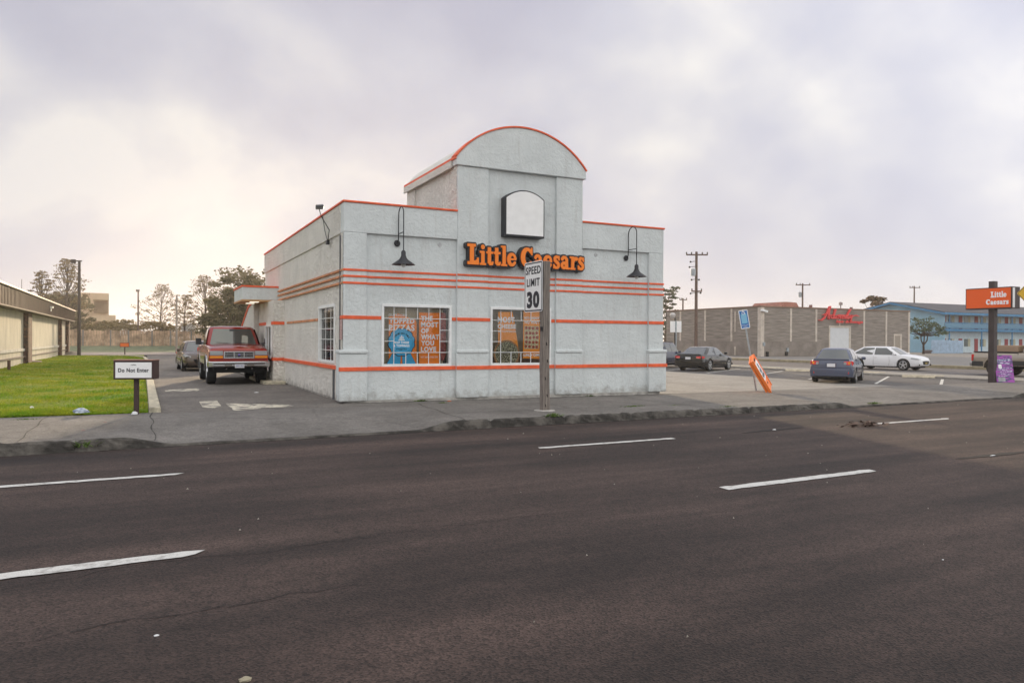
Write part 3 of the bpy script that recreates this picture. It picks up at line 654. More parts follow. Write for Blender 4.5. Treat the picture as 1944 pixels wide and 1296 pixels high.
sw = MB(); sw.box(XR-.28, XR-.02, YP+T_+.002, YB, .07, 5.08); sw.build('side_wall', M_side, B)
sw = MB(); sw.box(XL+.28, XR-.28, YB-.25, YB, .07, 5.08); sw.build('rear_wall', M_side, B)
sw = MB(); sw.box(XL+.28, XR-.28, YP+T_, YB-.25, 4.7, 4.82); sw.build('roof', M_roof, B)
sw = MB(); sw.box(XL+.07, XR-.1, YF+.03, YB-.02, -.25, .069); sw.build('foundation', M_found, B)
# coping
def coping(x0, x1, y0, y1, z, h=.05): q = MB(); q.box(x0, x1, y0, y1, z, z+h); return q.build('coping', M_red, B, bevel=.01)
coping(XL-.03, 7.60, YF-.03, YP+T_+.03, 5.082); coping(11.55, XR+.03, YF-.03, YP+T_+.03, 5.082)
coping(XL-.03, XL+.30, YP+T_+.032, YB, 5.082); coping(XR-.30, XR+.03, YP+T_+.032, YB, 5.082)
# orange bands across the front: they follow pilaster and panel faces
segs = [(XL-.012, 5.12, 1), (5.12, 7.60, 0), (7.60, 8.52, 1), (8.52, 10.67, 0), (10.67, 11.55, 1), (11.55, 13.95, 0), (13.95, XR+.012, 1)]
M_sidered = mat('trim_orange_pale', (.62, .26, .12), .7, var=.35, vscale=4)  # paler, duller orange for the side bands
def front_band(z, h, skip=(), low=False):
    q = MB(); runs = [q]; last = None
    for x0, x1, pr in segs:
        y = (YF if pr else YP)-(.02 if not low else (.035 if not pr else .075 if (x0 < 5 or x1 > 14) else .04))
        parts = [(x0+(.0 if pr else .004), x1-(.0 if pr else .004))]
        if low and pr: parts = [(x0-(.10 if x0 < 5 else .016), x1+(.1 if x1 > 14 else .016))]
        for a, b in skip:
            nw = []
            for u, v in parts:
                if b <= u or a >= v: nw.append((u, v))
                else:
                    if a > u: nw.append((u, a))
                    if b < v: nw.append((b, v))
            parts = nw
        for u, v in parts:
            if last is not None and u-last > .1: q = MB(); runs.append(q)
            last = v if v-u > .01 else last
            if v-u > .01: q.box(u, v, y, (YF if pr else YP)+.01, z-h/2, z+h/2)
    for q in runs: q.build('stripe', M_red, B, bevel=.006)
for z in (3.385, 3.225, 3.055): front_band(z, .055)
front_band(2.185, .09, skip=((W1[0]-.05, W1[1]+.05), (W2[0]-.05, W2[1]+.05)))
front_band(.875, .10, low=True)
def side_band(z, h, y0, y1, m, dx=.02):
    q = MB(); q.box(XL+.04-dx, XL+.055, y0, y1, z-h/2, z+h/2); return q.build('stripe', m, B, bevel=.006)
for z in (3.385, 3.225, 3.055): side_band(z, .055, 18.66, 28.8, M_sidered, .06)
side_band(2.185, .075, 21.80, 27.0, M_sidered); side_band(2.185, .09, 18.68, 19.0, M_red, .06)
side_band(.885, .10, 19.25, 27.55, M_red, .05)
# moulding line under the recessed panel tops and ledge on the panels
q = MB(); q.box(5.13, 7.59, YF+.03, YP+.01, 4.335, 4.36); 
# shop windows
def poster(parent, name, x0, x1, z0, z1, y, m): q = MB(); q.box(x0, x1, y-.004, y, z0, z1); return q.build(name, m, parent)
def shop_window(W, right_open):
    x0, x1, z0, z1 = W; y = YP
    fr = MB(); t = .055
    for a in ((x0-.04, x1+.04, z1-.02, z1+.05), (x0-.04, x1+.04, z0-.06, z0+.02), (x0-.04, x0+.025, z0+.02, z1-.02), (x1-.025, x1+.04, z0+.02, z1-.02)): fr.box(a[0], a[1], y-.028, y+.10, a[2], a[3])
    win = fr.build('window', M_whiteframe, B, bevel=.006)
    ix0, ix1, iz0, iz1 = x0+.025, x1-.025, z0+.02, z1-.02
    wx, hz_ = ix1-ix0, iz1-iz0; g = MB(); b = .0075
    xs = [ix0+wx*k for k in (.155, .335, .51, .685, .86)]; zs = [iz0+hz_*k for k in (.20, .40, .60, .80)]
    for k in (0, 4): g.box(xs[k]-b, xs[k]+b, y+.030, y+.046, iz0, iz1)
    for k in (1, 2, 3):
        g.box(xs[k]-b, xs[k]+b, y+.030, y+.046, iz0, zs[0]-b-.001); g.box(xs[k]-b, xs[k]+b, y+.030, y+.046, zs[3]+b+.001, iz1)
    for k in (0, 3): g.box(ix0, ix1, y+.027, y+.043, zs[k]-b, zs[k]+b)
    for k in (1, 2):
        g.box(ix0, xs[0]-b-.001, y+.029, y+.044, zs[k]-b, zs[k]+b); g.box(xs[4]+b+.001, ix1, y+.029, y+.044, zs[k]-b, zs[k]+b)
    g.build('muntins', M_whiteframe, win)
    p = MB(); p.box(ix0, ix1, y+.055, y+.060, iz0, iz1); p.build('pane', M_glass, win)
    return win
win1 = shop_window(W1, 0); win2 = shop_window(W2, 0)
# inside: blinds, wall, counter glimpsed between the posters
def inside(x0, x1, y):
    q = MB(); q.box(x0, x1, y, y+.03, .6, 2.75); return q
q = inside(5.2, 7.6, YP+.27); q.build('interior_blind', M_tan, B)
q = inside(8.4, 10.8, YP+.45); q.build('interior_wall', M_tan, B)
q = MB(); q.box(8.4, 10.6, YP+.36, YP+.449, .6, 1.15); q.box(9.35, 9.42, YP+.3, YP+.36, .9, 2.3); q.box(9.5, 9.55, YP+.3, YP+.36, .9, 2.3); q.build('interior_counter', mat('counter_brown', (.16, .09, .05), .6, var=.3), B)
q = MB(); q.box(10.43, 10.47, YP+.07, YP+.5, .95, 2.5); q.box(7.34, 7.40, YP+.2, YP+.3, .95, 2.5); q.build('interior_post', M_dark, B)
yp = YP+.072
def px_f(px, py): return onY(px, py, yp)
# posters in the left window
M_or1 = mat('poster_orange_deep', (1., .27, .01), .7, var=.10, vscale=3)
a = MB(); pts = [(738, 601), (742, 600), (756, 595), (770, 600), (776, 603), (788, 606), (791, 612), (791, 691), (738, 689)]
P1 = a.prism([px_f(*p) for p in pts], (0, -.003, 0), (0, .001, 0)).build('window_poster', M_or1, None, world=True)
tag(P1, 'orange topped pizzas poster with a big blue award rosette, in the left shop window', 'poster', 'posters in the shop windows')
def tx(parent, body, pL, pR, ztop, zbot, y, m, **k):
    a = onY(pL, 640, y); b = onY(pR, 640, y); zt = onY((pL+pR)/2, ztop, y).z; zb = onY((pL+pR)/2, zbot, y).z
    return text('lettering', body, m, parent, ((a.x+b.x)/2, y, (zt+zb)/2), b.x-a.x, zt-zb, **k)
yl = yp-.005
tx(P1, 'OUTRAGED', 737.5, 772, 596, 600.5, yl, M_txtw, bold=.02); tx(P1, 'TOPPED', 738.5, 786.5, 604.5, 614, yl, M_txtw, bold=.04); tx(P1, 'PIZZAS', 738, 787, 616, 628, yl, M_txtw, bold=.04)
def rosette(cpx, cpy, rpx, parent):
    c = onY(cpx, cpy, yl-.002); rr = (onY(cpx+rpx, cpy, yl).x-c.x)
    def ring(k, off, n=72): return [Vector((c.x+rr*k*(1+.055*abs(math.sin(a*6))*1.2-.03)*math.cos(a), c.y+off, c.z+rr*k*(1+.055*abs(math.sin(a*6))*1.2-.03)*math.sin(a))) for a in np.linspace(0, 2*math.pi, n, endpoint=False)]
    # ribbon tails
    for s_ in (-1, 1):
        tl = [Vector((c.x+s_*rr*.05, c.y+.001, c.z-rr*.7)), Vector((c.x+s_*rr*.62, c.y+.001, c.z-rr*.7)), Vector((c.x+s_*rr*1.12, c.y+.001, c.z-rr*1.62)), Vector((c.x+s_*rr*.10, c.y+.001, c.z-rr*1.62))]
        cen = sum(tl, Vector())/4; big = [cen+(p-cen)*1.07 for p in tl]
        MB().prism(big, (0, .0010, 0), (0, .0002, 0)).build('ribbon_outline', M_txtk, parent); MB().prism(tl, (0, -.001, 0), (0, 0, 0)).build('ribbon_tail', M_blue, parent)
    MB().prism(ring(1.04, -.001), (0, -.001, 0), (0, 0, 0)).build('rosette_outline', M_txtk, parent)
    MB().prism(ring(.98, -.0035), (0, -.001, 0), (0, 0, 0)).build('rosette', M_blue, parent)
    MB().prism([Vector((c.x+rr*.78*math.cos(a), c.y-.0055, c.z+rr*.78*math.sin(a))) for a in np.linspace(0, 2*math.pi, 48, endpoint=False)], (0, -.001, 0), (0, 0, 0)).build('rosette_centre', mat('ribbon_blue_pale', (.08, .54, .85), .6), parent)
    yy = c.y-.008
    text('lettering', 'MOST CHEESE', M_txtw, parent, (c.x, yy, c.z-rr*.02), rr*1.15, rr*.17, bold=.02); text('lettering', '& TOPPINGS', M_txtw, parent, (c.x, yy, c.z-rr*.26), rr*1.2, rr*.17, bold=.02); text('lettering', 'veggies', M_txtk, parent, (c.x, yy, c.z-rr*.5), rr*.8, rr*.18, slant=.3)
    for k, ch in enumerate("NATION'S BEST PRICE"):
        if ch == ' ': continue
        a = R(150-k*6.6); rv = Vector((math.sin(a), 0, -math.cos(a))); uv = Vector((math.cos(a), 0, math.sin(a)))
        text('lettering', ch, M_txtk, parent, (c.x+rr*.66*math.cos(a), yy, c.z+rr*.66*math.sin(a)), rr*.08, rr*.12, right=rv, up=uv)
    q = MB()
    for k in range(3): q.obox((c.x+rr*.11*(k-1), yy, c.z+rr*.30), (1, 0, 0), (0, 1, 0), (0, 0, 1), rr*.035, .001, rr*(.12 if k != 1 else .2))
    q.obox((c.x, yy-.0005, c.z+rr*.17), (1, 0, 0), (0, 1, 0), (0, 0, 1), rr*.24, .001, rr*.04); q.build('crown_mark', M_txtw, parent)
rosette(762.2, 649.5, 24.5, P1)
a = MB(); pts = [(795.5, 593), (833, 594), (834.5, 594), (834.5, 691), (795.5, 690.5)]
P2 = a.prism([px_f(*p) for p in pts], (0, -.003, 0), (0, .001, 0)).build('window_poster', M_or1, None); tag(P2, 'plain orange poster reading the most of what you love, in the left shop window', 'poster', 'posters in the shop windows')
for i, (s_, x1_) in enumerate((('THE', 821), ('MOST', 832), ('OF', 814), ('WHAT', 833.5), ('YOU', 824), ('LOVE', 828))):
    z0 = 599.5+11.65*i; tx(P2, s_, 799, x1_, z0, z0+9.8, yl, M_txtw, bold=.05)
tx(P2, 'HOT DEALS EVERY DAY', 799, 832, 676, 679, yl, M_txtw, bold=.02)
a = MB(); pts = [(837.5, 593), (849, 594), (849, 672), (845, 684), (839, 684), (838, 670)]
P3 = a.prism([px_f(*p)+Vector((0, .10, 0)) for p in pts], (0, -.003, 0), (0, .001, 0)).build('hanging_banner', mat('banner_red', (.42, .10, .07), .7, col2=(.16, .03, .05), vscale=8), None); tag(P3, 'narrow dark red banner at the right edge of the left shop window', 'banner')
a = MB(); pts = [(946, 592), (973, 592), (977, 612), (984, 660), (984, 672), (945, 668)]
P4 = a.prism([px_f(*p) for p in pts], (0, -.003, 0), (0, .001, 0)).build('window_poster', mat('poster_orange_light', (1., .36, .02), .7, var=.06), None); tag(P4, 'orange most cheese poster with a round pizza, left in the second shop window', 'poster', 'posters in the shop windows')
tx(P4, 'MOST', 944.5, 977, 601.5, 612.5, yl, M_txtw, bold=.04); tx(P4, 'CHEESE', 944.5, 979, 615, 624, yl, M_txtw, bold=.05); tx(P4, '& TOPPINGS', 946, 979, 627, 631, yl, M_txtw, bold=.02)
c = onY(962, 672, yl); rr = onY(984.5, 672, yl).x-c.x
ring = [Vector((c.x+rr*1.08*math.cos(a), c.y-.001, c.z+rr*1.06*math.sin(a))) for a in np.linspace(0, 2*math.pi, 40, endpoint=False)]
MB().prism([p for p in ring if p.z > c.z-.26], (0, -.001, 0), (0, 0, 0)).build('pizza_crust', mat('crust', (.45, .24, .10), .8, var=.3, vscale=12), P4)
ring = [Vector((c.x+rr*.96*math.cos(a), c.y-.004, c.z+rr*.94*math.sin(a))) for a in np.linspace(0, 2*math.pi, 40, endpoint=False)]
MB().prism([p for p in ring if p.z > c.z-.25], (0, -.001, 0), (0, 0, 0)).build('pizza_topping', mat('pizza_topping', (.42, .42, .28), .8, col2=(.05, .04, .02), vscale=26, thr=(.46, .54)), P4)
a = MB(); pts = [(993.5, 590), (1024, 590), (1026, 681), (992.5, 680)]
P5 = a.prism([px_f(*p) for p in pts], (0, -.003, 0), (0, .001, 0)).build('window_poster', MATS['poster_orange_light'], None); tag(P5, 'orange no wait poster with a square pepperoni pizza, partly behind the speed limit post', 'poster', 'posters in the shop windows')
tx(P5, 'HOT-N-READY', 995, 1024, 601, 606, yl, M_txtw, bold=.05); tx(P5, 'NO WAIT', 995.5, 1023.5, 608.5, 614.5, yl, M_txtw, bold=.05); tx(P5, 'LUNCH COMBO', 994, 1030, 671, 676.5, yl, M_txtw, bold=.05)
pa, pb = onY(995.5, 618.5, yl), onY(1022.5, 662, yl); q = MB(); q.box(pa.x, pb.x, yl-.003, yl-.001, pb.z, pa.z); q.build('pizza_cheese', mat('cheese', (.72, .62, .38), .8, var=.4, vscale=20), P5)
q = MB()
for i in range(5):
    for j in range(4):
        cx_ = pa.x+(pb.x-pa.x)*(j+.55+random.uniform(-.12, .12))/4.1; cz_ = pb.z+(pa.z-pb.z)*(i+.5+random.uniform(-.1, .1))/5
        q.prism([Vector((cx_+.045*math.cos(t), yl-.004, cz_+.045*math.sin(t))) for t in np.linspace(0, 6.28, 10, endpoint=False)], (0, -.001, 0), (0, 0, 0))
q.build('pizza_pepperoni', mat('pepperoni', (.45, .07, .03), .7, var=.3, vscale=30), P5)

# side window (drive-through side)
q = MB(); y0, y1, z0, z1 = SW; x = XL+.04
for a in ((y0-.05, y1+.05, z1-.01, z1+.07), (y0-.05, y1+.05, z0-.06, z0+.01), (y0-.05, y0+.03, z0+.01, z1-.01), (y1-.03, y1+.05, z0+.01, z1-.01)): q.box(x-.025, x+.12, a[0], a[1], a[2], a[3])
sw_ = q.build('window', M_whiteframe, B, bevel=.006)
q = MB(); q.box(x+.06, x+.065, y0, y1, z0, z1); q.build('pane', M_glass, sw_)
q = MB()
for k in (.2, .4, .6, .8): zz_ = z0+(z1-z0)*k; q.box(x+.035, x+.05, y0+.03, y1-.03, zz_-.009, zz_+.009)
for k in (.33, .66): yy_ = y0+(y1-y0)*k; q.box(x+.036, x+.049, yy_-.009, yy_+.009, z0, z1)
q.build('muntins', M_whiteframe, sw_)
q = MB(); q.box(x+.5, x+.53, y0-.3, y1+1.2, .8, 2.7); q.build('interior_blind', M_tan, B)
q = MB(); q.box(x+.09, x+.093, 20.0, 20.75, 1.15, 2.1); o = q.build('window_poster', M_or1, None); tag(o, 'orange poster seen edge-on inside the side window facing the driveway', 'poster', 'posters in the shop windows')
# bay with drive-through window
bx = 4.18
q = MB(); side_wall(q, [(28.05, 29.3, 1.0, 2.05), (28.05, 29.3, 2.25, 2.8)], 27.6, 31.2, .05, 3.0, bx, bx+.12); q.box(bx+.12, XL+.05, 27.6, 27.75, .05, 3.0); q.box(bx+.12, XL+.05, 31.05, 31.2, .05, 3.0); q.box(bx+.12, XL+.05, 27.75, 31.05, 2.9, 3.0)
q.build('window_bay', M_side, B)
q = MB(); q.box(bx+.13, bx+.16, 27.8, 31.0, .5, 2.9); q.build('bay_interior', M_dark, B)
q = MB(); q.box(bx-.03, bx+.02, 28.0, 28.06, .98, 2.07); q.box(bx-.03, bx+.02, 29.29, 29.35, .98, 2.07); q.box(bx-.06, bx+.02, 27.95, 29.4, .9, .98); q.box(bx-.03, bx+.02, 28.0, 29.35, 2.07, 2.13); q.box(bx-.02, bx+.0, 28.62, 28.68, .98, 2.07); q.build('service_window', M_whiteframe, B)
q = MB(); q.box(bx-.02, bx+.01, 27.62, 28.0, 2.13, 2.24); q.box(bx-.02, bx+.01, 29.35, 31.1, 2.13, 2.24); q.box(bx+.0, XL+.04, 27.58, 27.61, 2.13, 2.24); q.build('stripe', M_red, B)
q = MB(); q.box(bx-.02, bx+.01, 27.62, 31.1, .84, .95) ; q.box(bx+.0, XL+.04, 27.58, 27.61, .84, .95); q.build('stripe', M_red, B)
q = MB(); q.box(bx-.35, XL+.04, 27.2, 31.4, .0, .13); q.build('bay_kerb', MATS['painted_kerb'], B, bevel=.03)
# canopy
cn = MB(); cn.box(3.27, XL+.06, 28.87, 31.5, 3.06, 3.52); cno = cn.build('canopy', M_front, B, bevel=.01)
q = MB(); q.box(3.24, XL+.03, 28.84, 31.53, 3.52, 3.58); q.build('canopy_trim', M_red, cno)
q = MB(); q.box(3.25, XL+.03, 28.85, 31.52, 3.0, 3.058); q.build('canopy_soffit', mat('soffit_tan', (.55, .33, .16), .8), cno)
q = MB(); q.box(3.6, 3.9, 29.2, 29.5, 2.985, 2.999); q.box(3.6, 3.9, 30.4, 30.7, 2.985, 2.999); q.build('soffit_lamp', mat('lamp_lit', (.9, .85, .7), .4, emit=1.5), cno)
# low rear wing with a ramped roofline
q = MB(); q.prism([(4.0, 31.3, .05), (4.0, 37.5, .05), (4.0, 37.5, 1.9), (4.0, 35.5, 2.05), (4.0, 33.0, 2.9), (4.0, 31.3, 3.1)], (0, 0, 0), (4, 0, 0)); q.build('rear_wing', M_side, B)
q = MB()
for a, b in (((31.3, 3.1), (33.0, 2.9)), ((33.0, 2.9), (35.5, 2.05)), ((35.5, 2.05), (37.5, 1.9))):
    q.prism([(3.96, a[0], a[1]), (3.96, b[0], b[1]), (3.96, b[0], b[1]+.09), (3.96, a[0], a[1]+.09)], (0, 0, 0), (.25, 0, 0))
q.build('coping', M_red, B)
# conduit, notice, roof pipe, wall bits
q = MB(); q.tube([(XL-.01, 18.98, .1), (XL-.01, 18.98, 4.28)], .022); q.tube([(XL-.10, 19.26, .08), (XL-.10, 19.26, .84)], .03); q.build('conduit', mat('conduit_grey', (.10, .10, .11), .6), B)
q = MB(); q.box(XL-.030, XL-.012, 18.72, 18.92, 1.62, 2.12); o = q.build('wall_notice', mat('notice_pink', (.62, .45, .42), .7, col2=(.35, .2, .2), vscale=25), None); tag(o, 'faded pinkish notice fixed to the left corner of the white building', 'notice')
q = MB(); q.tube([(11.72, 19.3, 4.9), (11.72, 19.3, 5.38)], .04); q.build('roof_pipe', mat('pipe_maroon', (.10, .02, .02), .6), B)
for px, py in ((835, 465), (1131, 484)):
    c = onY(px, py, YP-.004); q = MB(); q.obox(c, (1, 0, 1), (0, 1, 0), (-1, 0, 1), .05, .006, .05); q.build('wall_plate', mat('plate_grey', (.50, .51, .52), .7, var=.3, vscale=20), B, bevel=.005)
# tower
TX0, TX1, TYB = 7.60, 11.55, 22.95
tw = MB(); tw.box(8.50, 10.69, YP, YP+T_, 4.331, 6.33); tw.box(TX0+.05, TX0+.25, YP+.01, TYB, 4.9, 6.33); tw.box(TX1-.25, TX1-.05, YP+.01, TYB, 4.9, 6.33); tw.box(TX0+.25, TX1-.25, TYB-.2, TYB, 4.9, 6.33); tw.box(8.52-.02, 10.67+.02, YP+.001, YP+.2, 4.3, 4.331)
tower = tw.build('tower', M_front, B)
sd = MB(); sd.box(TX0-.01, TX0+.049, YF+.09, YF+.5, 5.14, 6.33); sd.box(TX0-.01, TX0+.049, TYB-.75, TYB, 5.14, 6.33); sd.box(TX0+.03, TX0+.049, YF+.5, TYB-.75, 5.14, 6.33); sd.build('tower_side', M_side, tower, bevel=.008)
ch = (11.62-7.54)/2; xc = (11.62+7.54)/2; rise = 7.56-6.56; RR = (ch*ch+rise*rise)/(2*rise); a0 = math.asin(ch/RR)
def arch(r_, y, zc=6.56+rise-RR, n=40, base=None): return [Vector((xc+r_*math.sin(a), y, zc+r_*math.cos(a))) for a in np.linspace(-a0, a0, n)]
ap = arch(RR, YF-.06); poly = [Vector((7.54, YF-.06, 6.335))]+ap+[Vector((11.62, YF-.06, 6.335))]
MB().prism(poly, (0, 0, 0), (0, .30, 0)).build('arched_gable', M_front, tower, bevel=.02)
vb = MB(); rb = arch(RR-.01, YF+.24); poly = [Vector((7.545, YF+.24, 6.335))]+rb+[Vector((11.615, YF+.24, 6.335))]
vb.prism(poly, (0, .001, 0), (0, TYB-YF-.20, 0)); vb.build('barrel_roof', M_side, tower)
rt = MB(); o1 = arch(RR+.045, YF-.085); i1 = arch(RR+.002, YF-.085)
rt.loft([[o1[k], i1[k], i1[k]+Vector((0, .34, 0)), o1[k]+Vector((0, .34, 0))] for k in range(len(o1))]); rt.box(7.50, 7.54, YF-.05, TYB+.05, 6.50, 6.56); rt.build('arch_trim', M_red, tower)
q = MB(); q.box(7.49, 7.539, YF+.25, TYB+.06, 6.30, 6.495); q.build('fascia', M_side, tower, bevel=.01)
# arched panel sign (blank white face)
lx0, lx1, lz0, lz1, lzp = 8.93, 10.16, 4.50, 5.57, 5.80
def arched(x0, x1, z0, z1, zp, y, n=24):
    c_ = (x0+x1)/2; hw = (x1-x0)/2; rs = zp-z1; r_ = (hw*hw+rs*rs)/(2*rs); a_ = math.asin(min(1, hw/r_))
    return [Vector((x0, y, z0))]+[Vector((c_+r_*math.sin(a), y, zp-r_+r_*math.cos(a))) for a in np.linspace(-a_, a_, n)]+[Vector((x1, y, z0))]
S1 = thing('arched_sign', 'blank white arched panel sign with a black frame, high on the tower', 'sign', (9.55, YP, 4.5))
MB().prism(arched(lx0, lx1, lz0, lz1, lzp, 18.47), (0, 0, 0), (0, YP-18.47-.002, 0)).build('sign_case', M_black, S1, bevel=.008)
MB().prism(arched(lx0+.035, lx1-.035, lz0+.05, lz1-.02, lzp-.035, 18.463), (0, 0, 0), (0, .006, 0)).build('sign_face', M_white, S1)
# channel letters
fd = Field(-.4, 8.6, -.4, 1.5, .022); xe = slab(fd, 'Little', 0, 0, 1.0); xe = slab(fd, ' Caesars', xe, 0, 1.0)
S2 = thing('letter_sign', 'orange slab letters reading Little Caesars on a black outline, across the tower', 'sign', (9.7, YP, 3.6))
x_a = 7.80; sx = (11.50-x_a)/(xe-.02); sz = .56
cpos = Vector((x_a, 18.50, 3.66))
link('sign_backing', fd.mesh(.085, (sx, sz), cpos, (1, 0, 0), (0, 0, 1), -.20, 0), M_black, S2)
link('letters', fd.mesh(.0, (sx, sz), cpos, (1, 0, 0), (0, 0, 1), .001, .035), M_orangeL, S2)
# gooseneck lamps
def barn_lamp(x, lit, label):
    L = thing('wall_lamp', label, 'lamp', (x, YP, 4.1), 0, 'gooseneck barn lamps on the front wall')
    yw = YP if not lit else YP
    q = MB(); q.lathe([(.0, 0), (.075, 0), (.085, -.03), (.06, -.06), (.0, -.06)], (x, yw, 4.13), axis='y', seg=18); q.build('wall_plate', M_black, L, smooth=True)
    pts = [(x, yw-.05, 4.13), (x, yw-.09, 4.14), (x, yw-.13, 4.20), (x, yw-.14, 4.35)]+[(x, yw-.14, z) for z in (4.5, 4.7, 4.82)]
    cyy = yw-.14-.21
    pts += [(x, cyy+.21*math.cos(t), 4.82+.21*math.sin(t)) for t in np.linspace(.2, math.pi, 12)]+[(x, cyy-.21, z) for z in (4.6, 4.3, 4.0, 3.82)]
    q = MB(); q.tube(pts, .014, 10); q.tube([(x, yw-.14, 4.36), (x, cyy-.21, 4.36)], .012, 8); q.build('arm', M_black, L, smooth=True)
    q = MB(); q.lathe([(.012, 3.90), (.035, 3.89), (.06, 3.85), (.06, 3.76), (.085, 3.70), (.12, 3.655), (.29, 3.535), (.30, 3.525), (.285, 3.53), (.11, 3.64), (.02, 3.69)], (x, cyy-.21, 0), seg=28); sh = q.build('lamp_shade', M_black, L, smooth=True)
    q = MB(); q.lathe([(.02, 3.64), (.045, 3.61), (.065, 3.56), (.06, 3.50), (.03, 3.465), (.002, 3.46)], (x, cyy-.21, 0), seg=18); q.build('bulb', mat('bulb_glass', (.75, .76, .74), .2), L, smooth=True)
barn_lamp(5.93, 1, 'black gooseneck lamp left of the tower, its round white bulb showing')
barn_lamp(13.13, 0, 'black gooseneck lamp on the right part of the facade, over bare wall')
# floodlight on the side parapet with its drooping cable
Fl = thing('floodlight', 'small floodlight on a thin arm at the top of the left side wall', 'floodlight', (XL, 20.0, 4.1))
a = onX(622, 460, XL-.05); b = onX(612, 398, XL-.25); 
q = MB(); q.obox(a, (1, 0, 0), (0, 1, 0), (0, 0, 1), .04, .07, .06); q.build('junction_box', M_black, Fl, bevel=.01)
e1 = onX(637, 397, XL-.45)
q = MB(); q.tube([a, (XL-.12, 19.75, 4.5), (XL-.35, 19.7, 4.85), (XL-.42, 19.6, 5.02)], .012, 6); q.tube([a, (XL-.05, a.y+.35, 4.6), (XL-.06, a.y+.6, 5.05)], .010, 6); q.build('arm', M_black, Fl)
q = MB(); q.obox((XL-.42, 19.55, 5.05), (1, -.2, .1), (.2, 1, 0), (-.1, 0, 1), .10, .22, .03); q.build('lamp_head', mat('lamp_grey', (.12, .12, .13), .4), Fl, bevel=.02)

# ------------------------------------------------------------------ street signs
sp = G(1032, 779, .0)
PS = thing('wooden_post', 'tall weathered square timber post at the kerb in front of the shop', 'post', (8.40, 15.22, 0))
q = MB(); n_ = 14; secs = []
for k in range(n_+1):
    z = -.05+3.52*k/n_; h = .088; j = lambda: random.gauss(0, .003); cx_ = 8.40+.004*math.sin(k); cy_ = 15.22
    secs.append([(cx_-h+j(), cy_-h+j(), z), (cx_+h+j(), cy_-h+j(), z), (cx_+h+j(), cy_+h+j(), z), (cx_-h+j(), cy_+h+j(), z)])
q.loft(secs); q.build('post', M_wood, PS, bevel=.012)
q = MB()
for z, dx in ((.35, .02), (.75, -.03), (1.15, .03), (1.55, .0), (.12, -.02)): q.obox((8.40+dx, 15.131, z), (1, 0, .2), (0, 1, 0), (-.2, 0, 1), .012, .004, .035)
q.build('knot', Mck, PS, bevel=.003)
q = MB(); q.obox((8.29, 15.19, 1.9), (1, 0, 0), (0, 1, 0), (0, 0, 1), .015, .03, .05); q.build('bracket', M_black, PS)
q = MB(); q.lathe([(.0, 0), (.26, 0), (.24, .02), (0, .03)], (8.40, 15.22, -.01), seg=14); q.build('footing', mat('footing_pale', (.42, .40, .37), .9, var=.3), PS)
SS = thing('speed_limit_sign', 'white speed limit 30 sign bolted to the weathered timber post', 'sign', (8.27, 15.6, 2.3))
def rrect(w_, h_, r_, n=6):
    P = []
    for cx_, cy_, a_ in ((w_/2-r_, h_/2-r_, 0), (-w_/2+r_, h_/2-r_, 90), (-w_/2+r_, -h_/2+r_, 180), (w_/2-r_, -h_/2+r_, 270)):
        for k in range(n+1): t = R(a_+90*k/n); P.append((cx_+r_*math.cos(t), cy_+r_*math.sin(t)))
    return P
def plate_sign(root, c, right, up_, w_, h_, m_face, m_border=None, bt=.02, inset=.02, r_=.05, th=.006, m_back=None, pname='sign_plate'):
    r__ = Vector(right).normalized(); u__ = Vector(up_).normalized(); n__ = r__.cross(u__); c = Vector(c)
    P = lambda w2, h2, rr_, d_: [c+r__*a+u__*b+n__*d_ for a, b in rrect(w2, h2, rr_)]
    MB().prism(P(w_, h_, r_, 0), -n__*th, (0, 0, 0)).build(pname, m_back or m_face, root)
    if m_back: MB().prism(P(w_-.002, h_-.002, r_, .0002), (0, 0, 0), n__*.0015).build('sign_face', m_face, root)
    if m_border:
        o_ = P(w_-2*inset, h_-2*inset, max(.01, r_-inset*.5), .0035); i_ = P(w_-2*inset-2*bt, h_-2*inset-2*bt, max(.008, r_-inset*.5-bt), .0035); n = len(o_)
        q = MB(); q.add(o_+i_, [(k, (k+1) % n, n+(k+1) % n, n+k) for k in range(n)]); q.build('border', m_border, root)
yc = 15.15+.44; plate_sign(SS, (8.285, yc, 2.895), (0, -1, 0), (0, 0, 1), .91, 1.19, M_white, M_txtk, .03, .02, .06, m_back=M_galv)
xs_ = 8.285-.004
text('lettering', 'SPEED', M_txtk, SS, (xs_, yc, 3.285), .74, .185, right=(0, -1, 0), bold=.02); text('lettering', 'LIMIT', M_txtk, SS, (xs_, yc, 3.0), .64, .185, right=(0, -1, 0), bold=.02); text('lettering', '30', M_txtk, SS, (xs_, yc, 2.59), .62, .40, right=(0, -1, 0), bold=.05)
# do-not-enter box
c = G(259, 783, .04)
def low_box(c, rz, label, front_m, words, sc=1.):
    D = thing('box_sign', label, 'sign', c, rz, 'brown box signs on low posts')
    k = dict(world=False)
    q = MB(); q.box(-.045*sc, .045*sc, -.045*sc, .045*sc, -.05, .72*sc); q.build('post', mat('box_brown', (.055, .028, .026), .55, var=.2), D, bevel=.008, **k)
    q = MB(); q.box(-.40*sc, .40*sc, -.20*sc, .20*sc, .72*sc, 1.12*sc); q.build('sign_box', MATS['box_brown'], D, bevel=.015, **k)
    q = MB(); q.box(-.41*sc, .41*sc, -.21*sc, .21*sc, 1.12*sc, 1.135*sc); q.build('lid', mat('box_lid', (.30, .14, .09), .5), D, **k)
    q = MB(); q.box(-.355*sc, .355*sc, -.208*sc, -.20*sc, .755*sc, 1.08*sc); f_ = q.build('sign_face', front_m, D, **k)
    if words:
        for body, w_, h_, z_ in words:
            o = text('lettering', body, M_txtk, None, (0, -.2095*sc, z_*sc), w_*sc, h_*sc, bold=.025); o.parent = D
    return D
